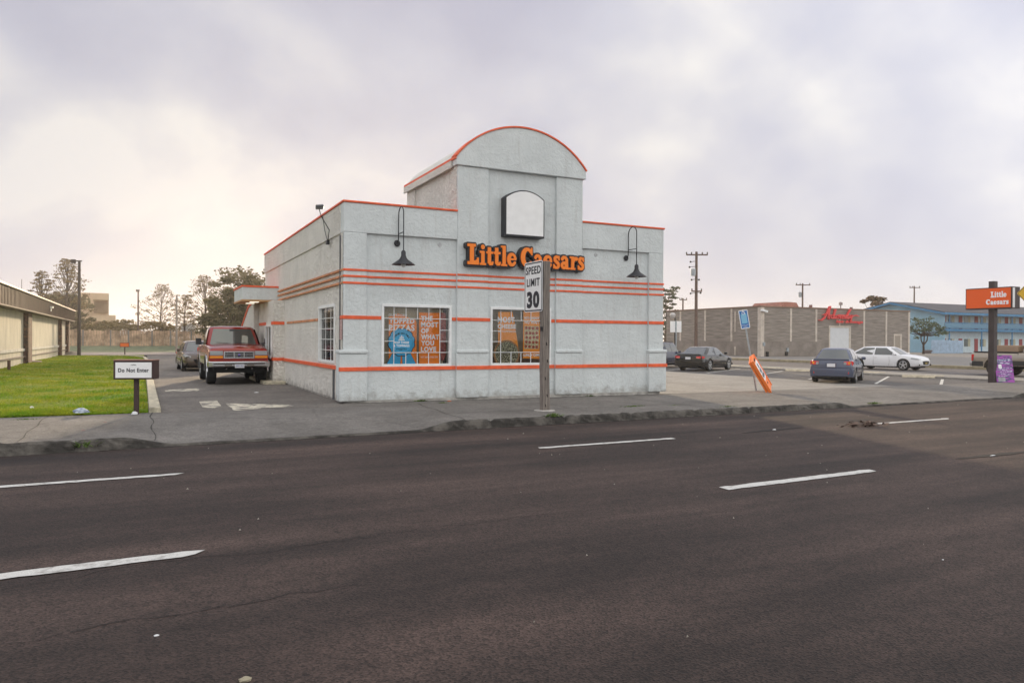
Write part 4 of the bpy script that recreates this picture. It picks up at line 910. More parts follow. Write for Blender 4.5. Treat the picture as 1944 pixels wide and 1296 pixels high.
low_box(c, R(-16), 'brown box sign reading do not enter, on a post at the end of the lawn', M_white, (('Do Not Enter', .60, .085, .915), ('rules', .10, .02, 1.03)))
low_box(G(237, 673, .02), R(-8), 'far brown box sign with an orange face at the back of the lawn', mat('face_orange', (.80, .16, .02), .5), None, 1.0)
# leaning blue accessible-parking sign
base = G(1436, 743, -.05); tdep = (base-Vector((0, 0, H))).dot(Vector(CD)); topc = at(1411.8, 606, tdep)
BS = thing('parking_sign', 'blue accessible parking sign on a grey post leaning to the left', 'sign', base)
ax = (at(1415.5, 622, tdep)-base).normalized(); rt_ = (Vector(CR)-ax*Vector(CR).dot(ax)).normalized()
q = MB(); q.tube([base-ax*.1, base+ax*2.7], .028, 8); q.build('post', M_galv, BS, smooth=True)
M_signblue = mat('sign_blue', (.02, .17, .50), .5); M_signpale = mat('sign_blue_pale', (.22, .50, .70), .5)
rt2 = (rt_+Vector(CD)*.0).normalized(); cc = topc-Vector(CD)*.06; upv = ax
plate_sign(BS, cc, rt2, upv, .31, .63, M_signblue, M_white, .022, .002, .035, m_back=M_galv)
nn_ = rt2.cross(upv)
plate_sign(BS, cc+upv*.02+nn_*.003, rt2, upv, .19, .32, M_signpale, None, th=.001, r_=.02, pname='symbol_panel')
fd2 = Field(-.1, 1.1, -.1, 1.2, .03); fd2.path([(.42, 1.0), (.421, 1.0)], [.09, .09]); fd2.path([(.42, .85), (.45, .5), (.72, .48), (.85, .15)], [.06, .06, .06, .05]); fd2.path([(.43, .68), (.66, .66)], [.045, .045]); fd2.arc(.45, .33, .30, .30, 120, 350, lambda a: .045)
link('symbol', fd2.mesh(0, (.15, .15), cc+upv*.16+nn_*.004-rt2*.07, rt2, upv, 0, .002), M_white, BS)
text('lettering', 'PARKING', M_white, BS, cc+upv*.285+nn_*.004, .2, .03, right=rt2, up=upv); text('lettering', 'MINIMUM FINE $250', M_white, BS, cc-upv*.20+nn_*.004, .22, .03, right=rt2, up=upv); text('lettering', 'VAN\nACCESSIBLE', M_white, BS, cc-upv*.25+nn_*.004, .18, .05, right=rt2, up=upv)
# orange folded board leaning on that post
bl = G(1462, 746, -.04); br = G(1475, 744.5, -.04); tl = at(1427, 687, 23.9); 
wv = Vector(CR)*.25+Vector((0, 0, 0))+Vector((d0[0], d0[1], 0))*.42
OB = thing('folding_sign', 'orange plastic folding sign board leaning against the tilted blue sign post', 'sign', bl)
axl = (tl-bl); Lb = axl.length; axl.normalize(); wv = (wv-axl*wv.dot(axl)).normalized(); nb = wv.cross(axl).normalized(); Wb = .62
if nb.dot(Vector(CD)) > 0: nb = -nb
cen = bl+axl*Lb/2+wv*Wb/2
q = MB(); q.obox(cen, wv, axl, nb, Wb/2, Lb/2, .035)
for s_ in (-1, 1): q.obox(cen+wv*s_*(Wb/2-.02)+nb*.045, wv, axl, nb, .02, Lb/2, .012)
q.build('board', mat('plastic_orange', (1., .24, .05), .5, var=.1, vscale=5), OB, bevel=.003)
q = MB(); q.obox(cen-nb*.085+axl*.02, wv, axl, nb, Wb/2-.01, Lb/2-.03, .03); q.build('rear_board', MATS['plastic_orange'], OB, bevel=.012)
q = MB(); q.obox(cen+nb*.040+axl*.12, wv, axl, nb, Wb/2-.08, Lb*.27, .004); q.build('panel', M_white, OB); text('lettering', '$5\nHOT\nNOW', M_txtk, OB, cen+nb*.046+axl*.12, (Wb-.16)*.7, Lb*.42, right=wv if wv.cross(axl).dot(nb) > 0 else -wv, up=axl, bold=.03)
q = MB(); q.obox(cen+nb*.040-axl*Lb*.30, wv, axl, nb, .06, .02, .004); q.obox(cen+nb*.040+axl*Lb*.43, wv, axl, nb, .1, .03, .004); q.build('grip_slot', M_dark, OB)
# pole sign at the right
pb_ = G(1884, 726, -.05)
PG = thing('pole_sign', 'orange roadside sign reading Little Caesars on a tall dark steel pole', 'sign', pb_)
tS = (pb_-Vector((0, 0, H))).dot(Vector(CD))
ztop = at(1884, 534, tS).z; zs0 = onX(1877, 588, pb_.x-.25).z; 
q = MB(); q.box(pb_.x-.12, pb_.x+.12, pb_.y-.12, pb_.y+.12, -.1, ztop); q.build('pole', mat('pole_dark', (.06, .045, .045), .55, var=.3), PG, bevel=.01)
xs_ = pb_.x-.28; e1 = onX(1833, 567, xs_); e2 = onX(1921, 565, xs_); z1 = onX(1877, 546, xs_).z; z0 = onX(1877, 586.5, xs_).z
q = MB(); q.box(xs_, xs_+.56, e2.y, e1.y, z0, z1); q.build('sign_case', mat('case_dark', (.05, .03, .03), .5), PG, bevel=.01)
q = MB(); q.box(xs_-.008, xs_-.001, e2.y+.04, e1.y-.04, z0+.05, z1-.04); q.build('sign_face', mat('face_orange_red', (.88, .12, .01), .4), PG)
q = MB(); q.box(xs_+.05, xs_+.2, e2.y-.006, e2.y-.001, z0+.04, z1-.04); q.build('side_face', M_whiteframe, PG)
fdl = Field(-.3, 4.2, -.3, 1.4, .04); xl = slab(fdl, 'Little'.replace('L', 'L'), 0); fdc = Field(-.3, 5.6, -.3, 1.4, .04); xcz = slab(fdc, 'Caesars', 0)
hh = z1-z0; yc0 = (e1.y+e2.y)/2; span = e1.y-e2.y
def yfrac(f_): return e1.y-span*f_
link('lettering', fdl.mesh(.01, (span*.34/xl, hh*.27), Vector((xs_-.009, yfrac(.555), z0+hh*.53)), (0, -1, 0), (0, 0, 1), 0, .006), M_txtw, PG)
link('lettering', fdc.mesh(.01, (span*.48/xcz, hh*.25), Vector((xs_-.009, yfrac(.46), z0+hh*.20)), (0, -1, 0), (0, 0, 1), 0, .006), M_txtw, PG)
# purple sandwich board
c = G(1903, 726, -.05); rv = Vector((r0[0], r0[1], 0)).normalized(); dv = Vector((d0[0], d0[1], 0))
PB = thing('sandwich_board', 'purple and navy printed sandwich board at the foot of the orange pole sign', 'sign', c)
for s_, dd in ((1, -1), (-1, 1)):
    tp = c+Vector((0, 0, 1.16)); bt_ = c+dv*(-.22*s_); ax2 = (tp-bt_).normalized(); nrm = rv.cross(ax2)
    q = MB(); q.obox((tp+bt_)/2, rv, ax2, nrm, .37, .58, .012); q.build('board', mat('print_purple', (.38, .08, .42), .5, col2=(.05, .07, .16), vscale=3.5, thr=(.40, .50), detail=3, stretch=(1, 1, 3)), PB, bevel=.006)
    if s_ == 1:
        cf = (tp+bt_)/2+nrm*.016*(1 if nrm.dot(dv) < 0 else -1)
        nf = 1 if nrm.dot(dv) < 0 else -1
        q = MB()
        for k, (uu_, vv_, hw, hv) in enumerate(((0, .36, .3, .05), (0, .24, .24, .03), (.05, .02, .25, .02), (0, -.06, .3, .018), (.05, -.13, .26, .014), (-.05, -.22, .28, .02), (.02, -.30, .3, .012))):
            q.obox(cf+rv*uu_+ax2*vv_, (rv+ax2*.06*(-1)**k), ax2, nrm, hw, hv, .001)
        q.build('print_band', mat('print_pale', (.62, .58, .75), .5, col2=(.14, .16, .30), vscale=14, thr=(.44, .54)), PB)
        q = MB(); q.obox(cf+rv*-.16+ax2*-.45, rv, ax2, nrm, .15, .09, .001); q.build('print_patch', mat('print_grey', (.35, .36, .38), .5, var=.3, vscale=10), PB)
        text('lettering', '8', M_txtw, PB, cf+rv*-.18+ax2*.10+Vector(-dv)*.004, .15, .19, right=rv, up=ax2, bold=.05)
# yellow warning sign cut off by the right edge
YS = thing('warning_sign', 'yellow diamond warning sign on a thin post at the right edge', 'sign', G(1958, 730, -.05))
c = at(1957, 557, 29.)
q = MB(); q.tube([(c.x+.03, c.y+.05, -.1), (c.x+.03, c.y+.05, c.z+.3)], .03, 8); q.build('post', M_galv, YS)
rq = Vector((r0[0], r0[1], 0)); uq = Vector((0, 0, 1)); plate_sign(YS, c, (rq+uq), (uq-rq), .78, .78, mat('sign_yellow', (.75, .45, .02), .5, var=.1), M_txtk, .02, .015, .04, m_back=M_galv)

# ------------------------------------------------------------------ vehicles (local frame: +x is the front)
def paint(name, col, metal=.25, rough=.20): return mat(name, col, rough, metal=metal, coat=.45, spec=.45)
def wheel(root, x, y, r_, wd, rim_r, spokes=5, m=None):
    s_ = 1 if y > 0 else -1; h = wd/2
    prof = [(rim_r*.98, -h*.86), (rim_r*1.06, -h), (r_*.9, -h), (r_*.985, -h*.8), (r_, -h*.4), (r_, h*.4), (r_*.985, h*.8), (r_*.9, h), (rim_r*1.06, h), (rim_r*.98, h*.86)]
    q = MB(); q.lathe(prof, (x, y, r_), axis='y', seg=28); wo = q.build('wheel', M_tyre, root, world=False, smooth=True)
    q = MB(); o_ = y+s_*h*.80
    q.lathe([(rim_r, 0), (rim_r, s_*h*.12), (rim_r*.90, s_*h*.14), (rim_r*.86, -s_*h*.3)], (x, o_, r_), axis='y', seg=28)
    for k in range(spokes):
        a = 2*math.pi*k/spokes+.3; ca, sa = math.cos(a), math.sin(a)
        q.obox((x+ca*rim_r*.48, o_-s_*h*.02, r_+sa*rim_r*.48), (ca, 0, sa), (0, 1, 0), (-sa, 0, ca), rim_r*.44, h*.12, rim_r*.13)
    q.lathe([(rim_r*.22, -s_*h*.1), (rim_r*.22, s_*h*.16), (.0, s_*h*.18)], (x, o_, r_), axis='y', seg=14)
    q.build('rim', m or M_rim, wo, world=False, smooth=True)
    q = MB(); q.lathe([(rim_r*.86, 0), (.0, .002)], (x, o_-s_*h*.35, r_), axis='y', seg=20); q.build('brake_shadow', M_under, wo, world=False)
def cut_arches(o, arches, wd):
    """arches: (x, z, radius); the holes go right through each side"""
    cutter = MB()
    for x, z, r_ in arches:
        for s_ in (-1, 1): cutter.lathe([(r_, s_*wd), (r_, s_*2.)], (x, 0, z), axis='y', seg=32)
    cm_ = cutter.mesh(); co = bpy.data.objects.new('cut', cm_); COL.objects.link(co); co.parent = o.parent; co.matrix_world = o.matrix_world
    if o.parent: co.location = (0, 0, 0)
    md = o.modifiers.new('b', 'BOOLEAN'); md.operation = 'DIFFERENCE'; md.object = co; md.solver = 'EXACT'
    dg = bpy.context.evaluated_depsgraph_get(); dg.update(); me = bpy.data.meshes.new_from_object(o.evaluated_get(dg))
    o.modifiers.clear(); o.data = me; bpy.data.objects.remove(co)
    for p in me.polygons: p.use_smooth = True
    me.set_sharp_from_angle(angle=R(32))
def body_sec(x, w_, zb, zt, crown=.03, tuck=.92):
    h = zt-zb; half = [(w_*.80, zb), (w_*.955, zb+.05), (w_*.99, zb+h*.22), (w_, zb+h*.48), (w_*.985, zb+h*.70), (w_*.955, zt-h*.14), (w_*tuck, zt-.035), (w_*.74, zt+crown*.4), (w_*.38, zt+crown*.85)]
    L_ = [(x, a, b) for a, b in half]; Rr = [(x, -a, b) for a, b in half[::-1]]
    return L_+[(x, 0, zt+crown)]+Rr+[(x, 0, zb)]
def resample(st, n):
    st = np.array(st, float); xs = np.unique(np.concatenate([st[:, 0], np.linspace(st[0, 0], st[-1, 0], n)])); res = []
    for x in xs: res.append([x]+[np.interp(x, st[:, 0], st[:, k]) for k in range(1, st.shape[1])])
    return res
def cabin(root, pm, rb, rt, ft, fb, zb, zt, wb, wt, split, thick=.07, qsplit=None, n_side=2):
    """greenhouse: rear base x, rear top x, front top x, front base x"""
    xm = (rt+ft)/2
    lay = []
    for f_, in ((0,), (.5,), (.93,), (1.0,)):
        xr = rb+(rt-rb)*f_; xf = fb+(ft-fb)*f_; z = zb+(zt-zb)*f_; w_ = wb+(wt-wb)*f_+.02*math.sin(math.pi*f_); k = .0 if f_ < 1 else .10
        xr += k; xf -= k*1.4; w_ -= k*.6
        pts = []
        for s in (1, -1):
            row = [(xr, w_*.62), (xr+.06, w_*.93), (xr+.25, w_), (xm, w_*1.005), (xf-.30, w_), (xf-.09, w_*.93), (xf, w_*.62)]
            if s == -1: row = row[::-1]
            pts += [(x, s*y, z) for x, y in row]
        lay.append(pts)
    top = [(xm+(p[0]-xm)*.55, p[1]*.55, zt+.025) for p in lay[-1]]; lay.append(top)
    q = MB(); q.loft(lay); cab = q.build('cabin', pm, root, world=False, smooth=True, sharp=50)
    def lerp(a, b, t): return a+(b-a)*t
    def P(f_, x_t, side, off=.008):     # point on the side at height fraction and length fraction
        xr = rb+(rt-rb)*f_; xf = fb+(ft-fb)*f_; w_ = (wb+(wt-wb)*f_+.02*math.sin(math.pi*f_))*1.002+off; return (xr+(xf-xr)*x_t, side*w_, zb+(zt-zb)*f_)
    lo, hi = .06, .88
    for side in (1, -1):
        cuts = [(.085, split-.018), (split+.018, .90)] if n_side == 2 else [(.07, split-.015), (split+.015, .62), (.64, .9)]
        for i, (a, b) in enumerate(cuts):
            al = a+(.045 if i == 0 else 0); 
            q = MB(); g = [P(lo, a, side), P(lo, b+(.025 if i == len(cuts)-1 else 0), side), P(.5, b, side), P(hi, b-(.03 if i == len(cuts)-1 else 0), side), P(hi, al, side), P(.5, (a+al)/2, side)]
            q.prism(g, (0, 0, 0), (0, -side*.004, 0)); q.build('side_window', M_carglass, root, world=False)
    for nm, xb_, xt_, s_ in (('windshield', fb, ft, 1), ('rear_window', rb, rt, -1)):
        q = MB(); nrm = Vector(((zt-zb), 0, (xb_-xt_)*s_*s_)).normalized() if s_ > 0 else Vector((-(zt-zb), 0, -(xb_-xt_)*-1)).normalized()
        if s_ < 0: nrm = Vector((-(zt-zb), 0, (xt_-xb_))).normalized()
        off = nrm*.012; rows = []
        for f_, kx in ((lo+.02, .86), (.5, .85), (hi-.01, .82)):
            w_ = (wb+(wt-wb)*f_); x = xb_+(xt_-xb_)*f_; z = zb+(zt-zb)*f_; ed = .055
            rows.append([Vector((x+(-ed*s_ if abs(t_) > .9 else 0), w_*kx*t_, z))+off for t_ in (-1, -.67, 0, .67, 1)])
        q.loft(rows, closed=False, caps=False); q.build(nm, M_carglass, root, world=False, smooth=True)
    return cab
def pbox(root, name, m, x0, x1, y0, y1, z0, z1, bevel=.01, seg=2): q = MB(); q.box(x0, x1, y0, y1, z0, z1); return q.build(name, m, root, world=False, bevel=bevel, seg=seg)
def seamline(root, pts, y, side, name='door_seam', w_=.008):
    q = MB()
    for (x0, z0, ya), (x1, z1, yb_) in zip(pts[:-1], pts[1:]):
        a = Vector((x0, side*ya, z0)); b = Vector((x1, side*yb_, z1)); t = (b-a).normalized(); q.obox((a+b)/2, t, (0, 1, 0), t.cross(Vector((0, 1, 0))), (b-a).length/2, .003, w_/2)
    q.build(name, M_under, root, world=False)

def sedan(name, label, cat, loc, heading, pm, L=4.6, W=1.78, Hh=1.45, style='corolla', wr=.32, group='cars parked beside the building'):
    root = thing(name, label, cat, loc, heading, group)
    h = L/2; w_ = W/2; k = dict(world=False)
    tail_z = {'corolla': 1.02, 'coupe': .98, 'accord': 1.02, 'suv': 1.08}[style]
    if style == 'suv': st = [(-h, w_*.86, .42, 1.0, .0), (-h+.08, w_*.95, .30, 1.08, .02), (-h+.5, w_, .24, 1.10, .02), (0, w_, .24, 1.06, .02), (h-1.2, w_, .24, 1.04, .03), (h-.5, w_*.97, .26, .98, .03), (h-.12, w_*.88, .30, .86, .02), (h, w_*.72, .38, .76, .0)]
    else: st = [(-h, w_*.80, .46, tail_z-.20, .0), (-h+.04, w_*.90, .36, tail_z-.03, .005), (-h+.16, w_*.955, .26, tail_z, .015), (-h+.5, w_*.99, .22, tail_z+.0, .02), (-.4, w_, .20, .97, .02), (.5, w_, .20, .95, .02), (h-1.35, w_*.995, .20, .945, .03), (h-.8, w_*.97, .21, .87, .035), (h-.35, w_*.92, .23, .78, .03), (h-.10, w_*.82, .27, .68, .02), (h, w_*.62, .34, .58, .0)]
    if style == 'accord': st = [(a, b_, c_, d_+(.075*max(0, min(1, (a-.6)/1.2))), e_) for a, b_, c_, d_, e_ in st]
    q = MB(); q.loft([body_sec(*s_) for s_ in resample(st, 26)]); body = q.build('body', pm, root, **k, smooth=True, sharp=32)
    wx_r, wx_f = -h+.98, h-.90
    if style == 'accord': wx_r, wx_f = -h+1.10, h-.96
    if style == 'coupe': wx_r, wx_f = -h+1.02, h-.88
    cut_arches(body, [(wx_r, wr+.01, wr+.055), (wx_f, wr+.01, wr+.055)], w_-.30)
    for x in (wx_r, wx_f):
        for s_ in (-1, 1):
            wheel(root, x, s_*(w_-.115), wr, .21, wr*.70, 5)
            # wheel arch liner
    pbox(root, 'underbody', M_under, -h+.25, h-.3, -w_+.24, w_-.24, .16, .34, .03)
    cb = {'corolla': (-h+.50, -h+1.12, .42, 1.22), 'coupe': (-h+.42, -h+1.35, .30, 1.15), 'accord': (-h+.30, -h+1.30, .50, 1.38), 'suv': (-h+.10, -h+.42, .55, 1.15)}[style]
    cabin(root, pm, cb[0], cb[1], cb[2], cb[3], tail_z-.10, Hh, w_*.90, w_*{'corolla': .60, 'suv': .76}.get(style, .66), .50 if style != 'suv' else .36, n_side=2 if style != 'suv' else 3)
    # mirrors
    for s_ in (-1, 1):
        q = MB(); q.obox((cb[3]-.42, s_*(w_+.07), 1.02), (1, 0, 0), (0, 1, 0), (0, 0, 1), .06, .09, .065); q.build('mirror', pm, root, **k, bevel=.035, seg=3)
        zt_ = .93
        seamline(root, [(.62, .30, w_-.008), (.66, .55, w_+.004), (.62, .86, w_-.035)], w_, s_); seamline(root, [(-.35, .30, w_-.008), (-.35, .55, w_+.004), (-.35, .86, w_-.035)], w_, s_)
        for hx in (-.22, -1.05): q = MB(); q.obox((hx, s_*(w_-.015), .80), (1, 0, 0), (0, 1, 0), (0, 0, 1), .09, .022, .014); q.build('handle', pm if style != 'accord' else pm, root, **k, bevel=.008)
    # rear end
    zt = tail_z
    tl = {'corolla': (.30, .17, .86), 'coupe': (.33, .14, .80), 'accord': (.30, .15, .82), 'suv': (.14, .32, .95)}[style]
    for s_ in (-1, 1):
        q = MB(); yo = s_*w_*.90; yi = s_*(w_*.90-tl[0]); z_ = tl[2]; hh_ = tl[1]/2
        q.loft([[(-h+.30, s_*(w_*.965+.006), z_-hh_*.5), (-h+.30, s_*(w_*.965+.006), z_+hh_*.7), (-h+.25, s_*(w_*.90), z_+hh_*.7), (-h+.25, s_*(w_*.90), z_-hh_*.5)],
                [(-h+.10, s_*w_*.945, z_-hh_), (-h+.10, s_*w_*.945, z_+hh_), (-h+.16, s_*w_*.80, z_+hh_), (-h+.16, s_*w_*.80, z_-hh_)],
                [(-h-.005, s_*w_*.80, z_-hh_), (-h+.02, s_*w_*.80, z_+hh_), (-h+.12, s_*w_*.75, z_+hh_), (-h+.12, s_*w_*.75, z_-hh_)],
                [(-h-.02, yi, z_-hh_*.6), (-h-.00, yi, z_+hh_*.75), (-h+.1, yi, z_+hh_*.7), (-h+.1, yi, z_-hh_*.6)]])
        tlo = q.build('tail_light', M_redlens, root, **k, bevel=.012)
        if style == 'corolla':
            q = MB(); q.lathe([(.0, -.006), (.055, -.006), (.055, .01)], (-h-.018, s_*w_*.62, z_-.01), axis='x', seg=16); q.build('reverse_lens', M_lens, tlo, **k)
            q = MB(); q.lathe([(.0, -.006), (.05, -.006), (.05, .01)], (-h-.000, s_*w_*.80, z_+.01), axis='x', seg=16); q.build('indicator', M_amber, tlo, **k)
            pbox(root, 'reflector', M_redlens, -h-.035, -h+.02, s_*w_*.74-.04, s_*w_*.74+.04, .42, .50, .008)
        if style == 'coupe': q = MB(); q.obox((-h-.012, s_*w_*.66, z_-.03), (1, 0, 0), (0, 1, 0), (0, 0, 1), .01, .10, .015); q.build('reverse_lens', mat('lens_bright', (.9, .35, .25), .2), tlo, **k)
    # bumper and trunk
    q = MB(); q.loft([[(-h+.30, s*w_*kk, z) for s, kk, z in ((1, .99, .26), (1, 1.0, .50), (1, .985, .64), (-1, .985, .64), (-1, 1., .50), (-1, .99, .26))],
                      [(-h+.08, s*w_*kk, z) for s, kk, z in ((1, .93, .27), (1, .965, .50), (1, .95, .64), (-1, .95, .64), (-1, .965, .50), (-1, .93, .27))],
                      [(-h-.045, s*w_*kk, z) for s, kk, z in ((1, .70, .31), (1, .74, .50), (1, .72, .62), (-1, .72, .62), (-1, .74, .50), (-1, .70, .31))]])
    q.build('rear_bumper', pm, root, **k, smooth=True, bevel=.02)
    pbox(root, 'diffuser', M_under, -h-.03, -h+.2, -w_*.66, w_*.66, .235, .335, .02)
    pbox(root, 'number_plate', M_plate, -h-.030, -h-.0, -.16, .16, .70 if style != 'coupe' else .68, .84 if style != 'coupe' else .82, .004)
    text_o = None
    pbox(root, 'plate_recess', M_under if style != 'corolla' else pm, -h-.012, -h+.03, -.22, .22, .665, .875, .01)
    pbox(root, 'trunk_lip', pm, -h+.0, -h+.22, -w_*.78, w_*.78, zt-.025, zt+.018, .012)
    # front end
    zf = .64 if style != 'accord' else .70
    for s_ in (-1, 1):
        q = MB(); q.loft([[(h-.52, s_*(w_*.945+.004), zf+.10), (h-.50, s_*(w_*.955+.004), zf+.02), (h-.50, s_*w_*.87, zf+.02), (h-.52, s_*w_*.87, zf+.11)],
                [(h-.20, s_*w_*.875, zf+.08), (h-.18, s_*w_*.885, zf-.02), (h-.24, s_*w_*.76, zf-.02), (h-.26, s_*w_*.76, zf+.09)],
                [(h-.055, s_*w_*.60, zf+.03), (h-.035, s_*w_*.61, zf-.035), (h-.13, s_*w_*.56, zf-.03), (h-.14, s_*w_*.56, zf+.05)]])
        hl = q.build('headlight', M_lens, root, **k, bevel=.01)
        q = MB(); q.obox((h-.13, s_*w_*.70, zf+.0), (1, -s_*.5, 0), (s_*.5, 1, 0), (0, 0, 1), .03, .13, .012); q.build('lamp_strip', M_under, hl, **k)
        q = MB(); q.obox((h-.10, s_*w_*.70, .36), (1, -s_*.55, 0), (s_*.55, 1, 0), (0, 0, 1), .02, .16, .05); q.build('fog_light', M_under, root, **k, bevel=.015)
    q = MB(); q.loft([[(h-.04, s*w_*kk, z) for s, kk, z in ((1, .52, .60), (1, .40, .36), (-1, .40, .36), (-1, .52, .60))], [(h+.018, s*w_*kk, z) for s, kk, z in ((1, .46, .585), (1, .35, .38), (-1, .35, .38), (-1, .46, .585))]]); q.build('grille', M_under, root, **k, bevel=.01)
    pbox(root, 'front_plate', mat('plate_dark_gold', (.35, .25, .05), .5), h+.018, h+.03, -.15, .15, .42, .52, .004) if style == 'accord' else None
    if style == 'suv':
        for s_ in (-1, 1): q = MB(); q.tube([(-h+.6, s_*w_*.66, Hh+.05), (.45, s_*w_*.66, Hh+.05)], .02, 6); q.build('roof_rail', M_black, root, **k)
    return root
def hd(dx, dy): return math.atan2(dy, dx)
cor = sedan('parked_sedan', 'blue-grey sedan parked facing away, nearest the pavement in the side lot', 'car', (27.85, 23.35, -.13), R(33), paint('paint_bluegrey', (.085, .10, .155)), L=4.55, W=1.76, Hh=1.47, style='corolla', wr=.32)
aud = sedan('parked_coupe', 'black two-door coupe with silver wheels parked beside the dark blue hatchback', 'car', (30.4, 35.1, -.13), R(25), paint('paint_black', (.004, .005, .006), .0, .1), L=4.65, W=1.86, Hh=1.39, style='coupe', wr=.34)
suv = sedan('parked_hatchback', 'dark blue tall hatchback half hidden behind the right corner of the restaurant', 'car', (30.6, 39.6, -.13), R(25), paint('paint_navy', (.012, .022, .06), .1, .15), L=4.5, W=1.82, Hh=1.62, style='suv', wr=.33)
acc = sedan('white_sedan', 'white sedan driving along the side street toward the main road', 'car', (42.6, 32.1, -.14), R(-78), paint('paint_white', (.80, .80, .82), .0), L=4.88, W=1.86, Hh=1.45, style='accord', wr=.345, group=None)

def pickup(name, label, loc, heading, pm, pm2, L=5.5, W=2.0, Hh=1.93, wr=.39, wd=.27, load=None, lift=0.):
    root = thing(name, label, 'pickup truck', loc, heading); k = dict(world=False); h = L/2; w_ = W/2; cl = .52
    zb, zh = cl, 1.26
    wf, wb_ = h-.88, -h+1.15
    # front clip + cab lower + bed as one lofted shell, bed hollowed by a separate inner box
    def sec(x, w2, z0, z1, c=.02):
        half = [(w2*.90, z0), (w2*.985, z0+.04), (w2, z0+.22), (w2*1.0, z0+.44), (w2*.985, z1-.14), (w2*.955, z1-.035), (w2*.88, z1+c*.2), (w2*.45, z1+c*.9)]
        return [(x, a, b) for a, b in half]+[(x, 0, z1+c)]+[(x, -a, b) for a, b in half[::-1]]+[(x, 0, z0)]
    st = [(-h, w_*.985, cl+.02, 1.22, .0), (-h+.08, w_, cl, 1.235, .0), (-.75, w_, cl, 1.235, .0), (-.70, w_, cl, 1.25, .01), (.85, w_, cl, 1.27, .03), (1.05, w_*.995, cl, 1.26, .045), (h-.55, w_*.98, cl, 1.20, .055), (h-.16, w_*.965, cl+.02, 1.14, .05), (h-.05, w_*.955, cl+.06, 1.11, .04), (h, w_*.95, cl+.10, 1.06, .02)]
    q = MB(); q.loft([sec(*s_) for s_ in st]); body = q.build('body', pm, root, **k, smooth=True, sharp=30)
    cut_arches(body, [(wf, wr+.04-lift, wr+.10), (wb_, wr+.04-lift, wr+.10)], w_-.34)
    for x in (wf, wb_):
        for s_ in (-1, 1):
            wheel(root, x, s_*(w_-wd/2-.03), wr, wd, wr*.54, 6)
            q = MB(); n_ = 16
            arc_o = [Vector((x+(wr+.125)*math.cos(t), s_*(w_+.012), wr+.04-lift+(wr+.125)*math.sin(t))) for t in np.linspace(-.05, math.pi+.05, n_)]; arc_i = [Vector((x+(wr+.085)*math.cos(t), s_*(w_+.012), wr+.04-lift+(wr+.085)*math.sin(t))) for t in np.linspace(-.05, math.pi+.05, n_)]
            q.loft([[arc_o[i], arc_i[i], arc_i[i]-Vector((0, s_*.05, 0)), arc_o[i]-Vector((0, s_*.05, 0))] for i in range(n_)]); q.build('wheel_arch', M_chrome if load is None else pm, root, **k)
    for s_ in (-1, 1):   # lower body colour band
        q = MB(); q.box(wb_+wr+.14, wf-wr-.14, s_*(w_+.001)-.004, s_*(w_+.001)+.004, cl+.06, cl+.30); q.build('side_band', pm2, root, **k)
        seamline(root, [(.78, cl+.05, w_+.002), (.78, 1.2, w_-.03)], w_, s_); seamline(root, [(-.32, cl+.05, w_+.002), (-.32, 1.2, w_-.03)], w_, s_); seamline(root, [(-.72, cl+.02, w_+.002), (-.72, 1.2, w_-.03)], w_, s_, w_=.03)
    pbox(root, 'chassis', M_under, -h+.3, h-.25, -w_*.45, w_*.45, .40, cl+.1, .02)
    pbox(root, 'axle', M_under, wf-.05, wf+.05, -w_+.2, w_-.2, wr-.06, wr+.06, .02); pbox(root, 'axle', M_under, wb_-.05, wb_+.05, -w_+.2, w_-.2, wr-.06, wr+.06, .02)
    pbox(root, 'bed_floor', M_under, -h+.08, -.78, -w_+.12, w_-.12, 1.235, 1.245, 0)
    cabin(root, pm, -.62, -.52, .32, .95, 1.20, Hh, w_*.93, w_*.76, .28, n_side=2)
    for s_ in (-1, 1):
        q = MB(); q.obox((.86, s_*(w_+.17), 1.38), (1, 0, 0), (0, 1, 0), (0, 0, 1), .05, .10, .115); mo = q.build('mirror', M_black if load is None else pm, root, **k, bevel=.025)
        q = MB(); q.tube([(.86, s_*(w_*.93), 1.30), (.86, s_*(w_+.1), 1.33)], .018, 6); q.build('mirror_arm', M_black, root, **k)
    # front face
    x = h
    gz0, gz1 = .81, 1.03; gy = .48
    q = MB(); q.box(x-.02, x+.012, -gy, gy, gz0+.02, gz1-.02); q.build('grille_mesh', M_under, root, **k)
    q = MB()
    for a in ((-gy-.03, gy+.03, gz1-.03, gz1+.015), (-gy-.03, gy+.03, gz0-.015, gz0+.03), (-gy-.03, -gy+.02, gz0+.03, gz1-.03), (gy-.02, gy+.03, gz0+.03, gz1-.03)): q.box(x-.01, x+.04, *a)
    for z in (gz0+.085, gz0+.145): q.box(x+.0, x+.03, -gy+.02, gy-.02, z-.009, z+.009)
    for y in (-.165, .165): q.box(x+.0, x+.035, y-.018, y+.018, gz0+.03, gz1-.03)
    q.build('grille', M_chrome, root, **k, bevel=.006)
    q = MB(); q.lathe([(.0, .012), (.035, .010), (.04, 0)], (x+.032, 0, .92), axis='x', seg=16); q.build('badge', mat('badge_violet', (.12, .10, .35), .3), root, **k)
    for s_ in (-1, 1):
        ya, yb_ = s_*(gy+.045), s_*(w_*.93)
        q = MB(); q.box(x-.05, x+.022, min(ya, yb_), max(ya, yb_), .90, 1.055); q.build('headlight', M_lens, root, **k, bevel=.02)
        q = MB(); q.box(x-.05, x+.026, min(ya, yb_), max(ya, yb_), .80, .885); q.build('indicator', M_amber, root, **k, bevel=.015)
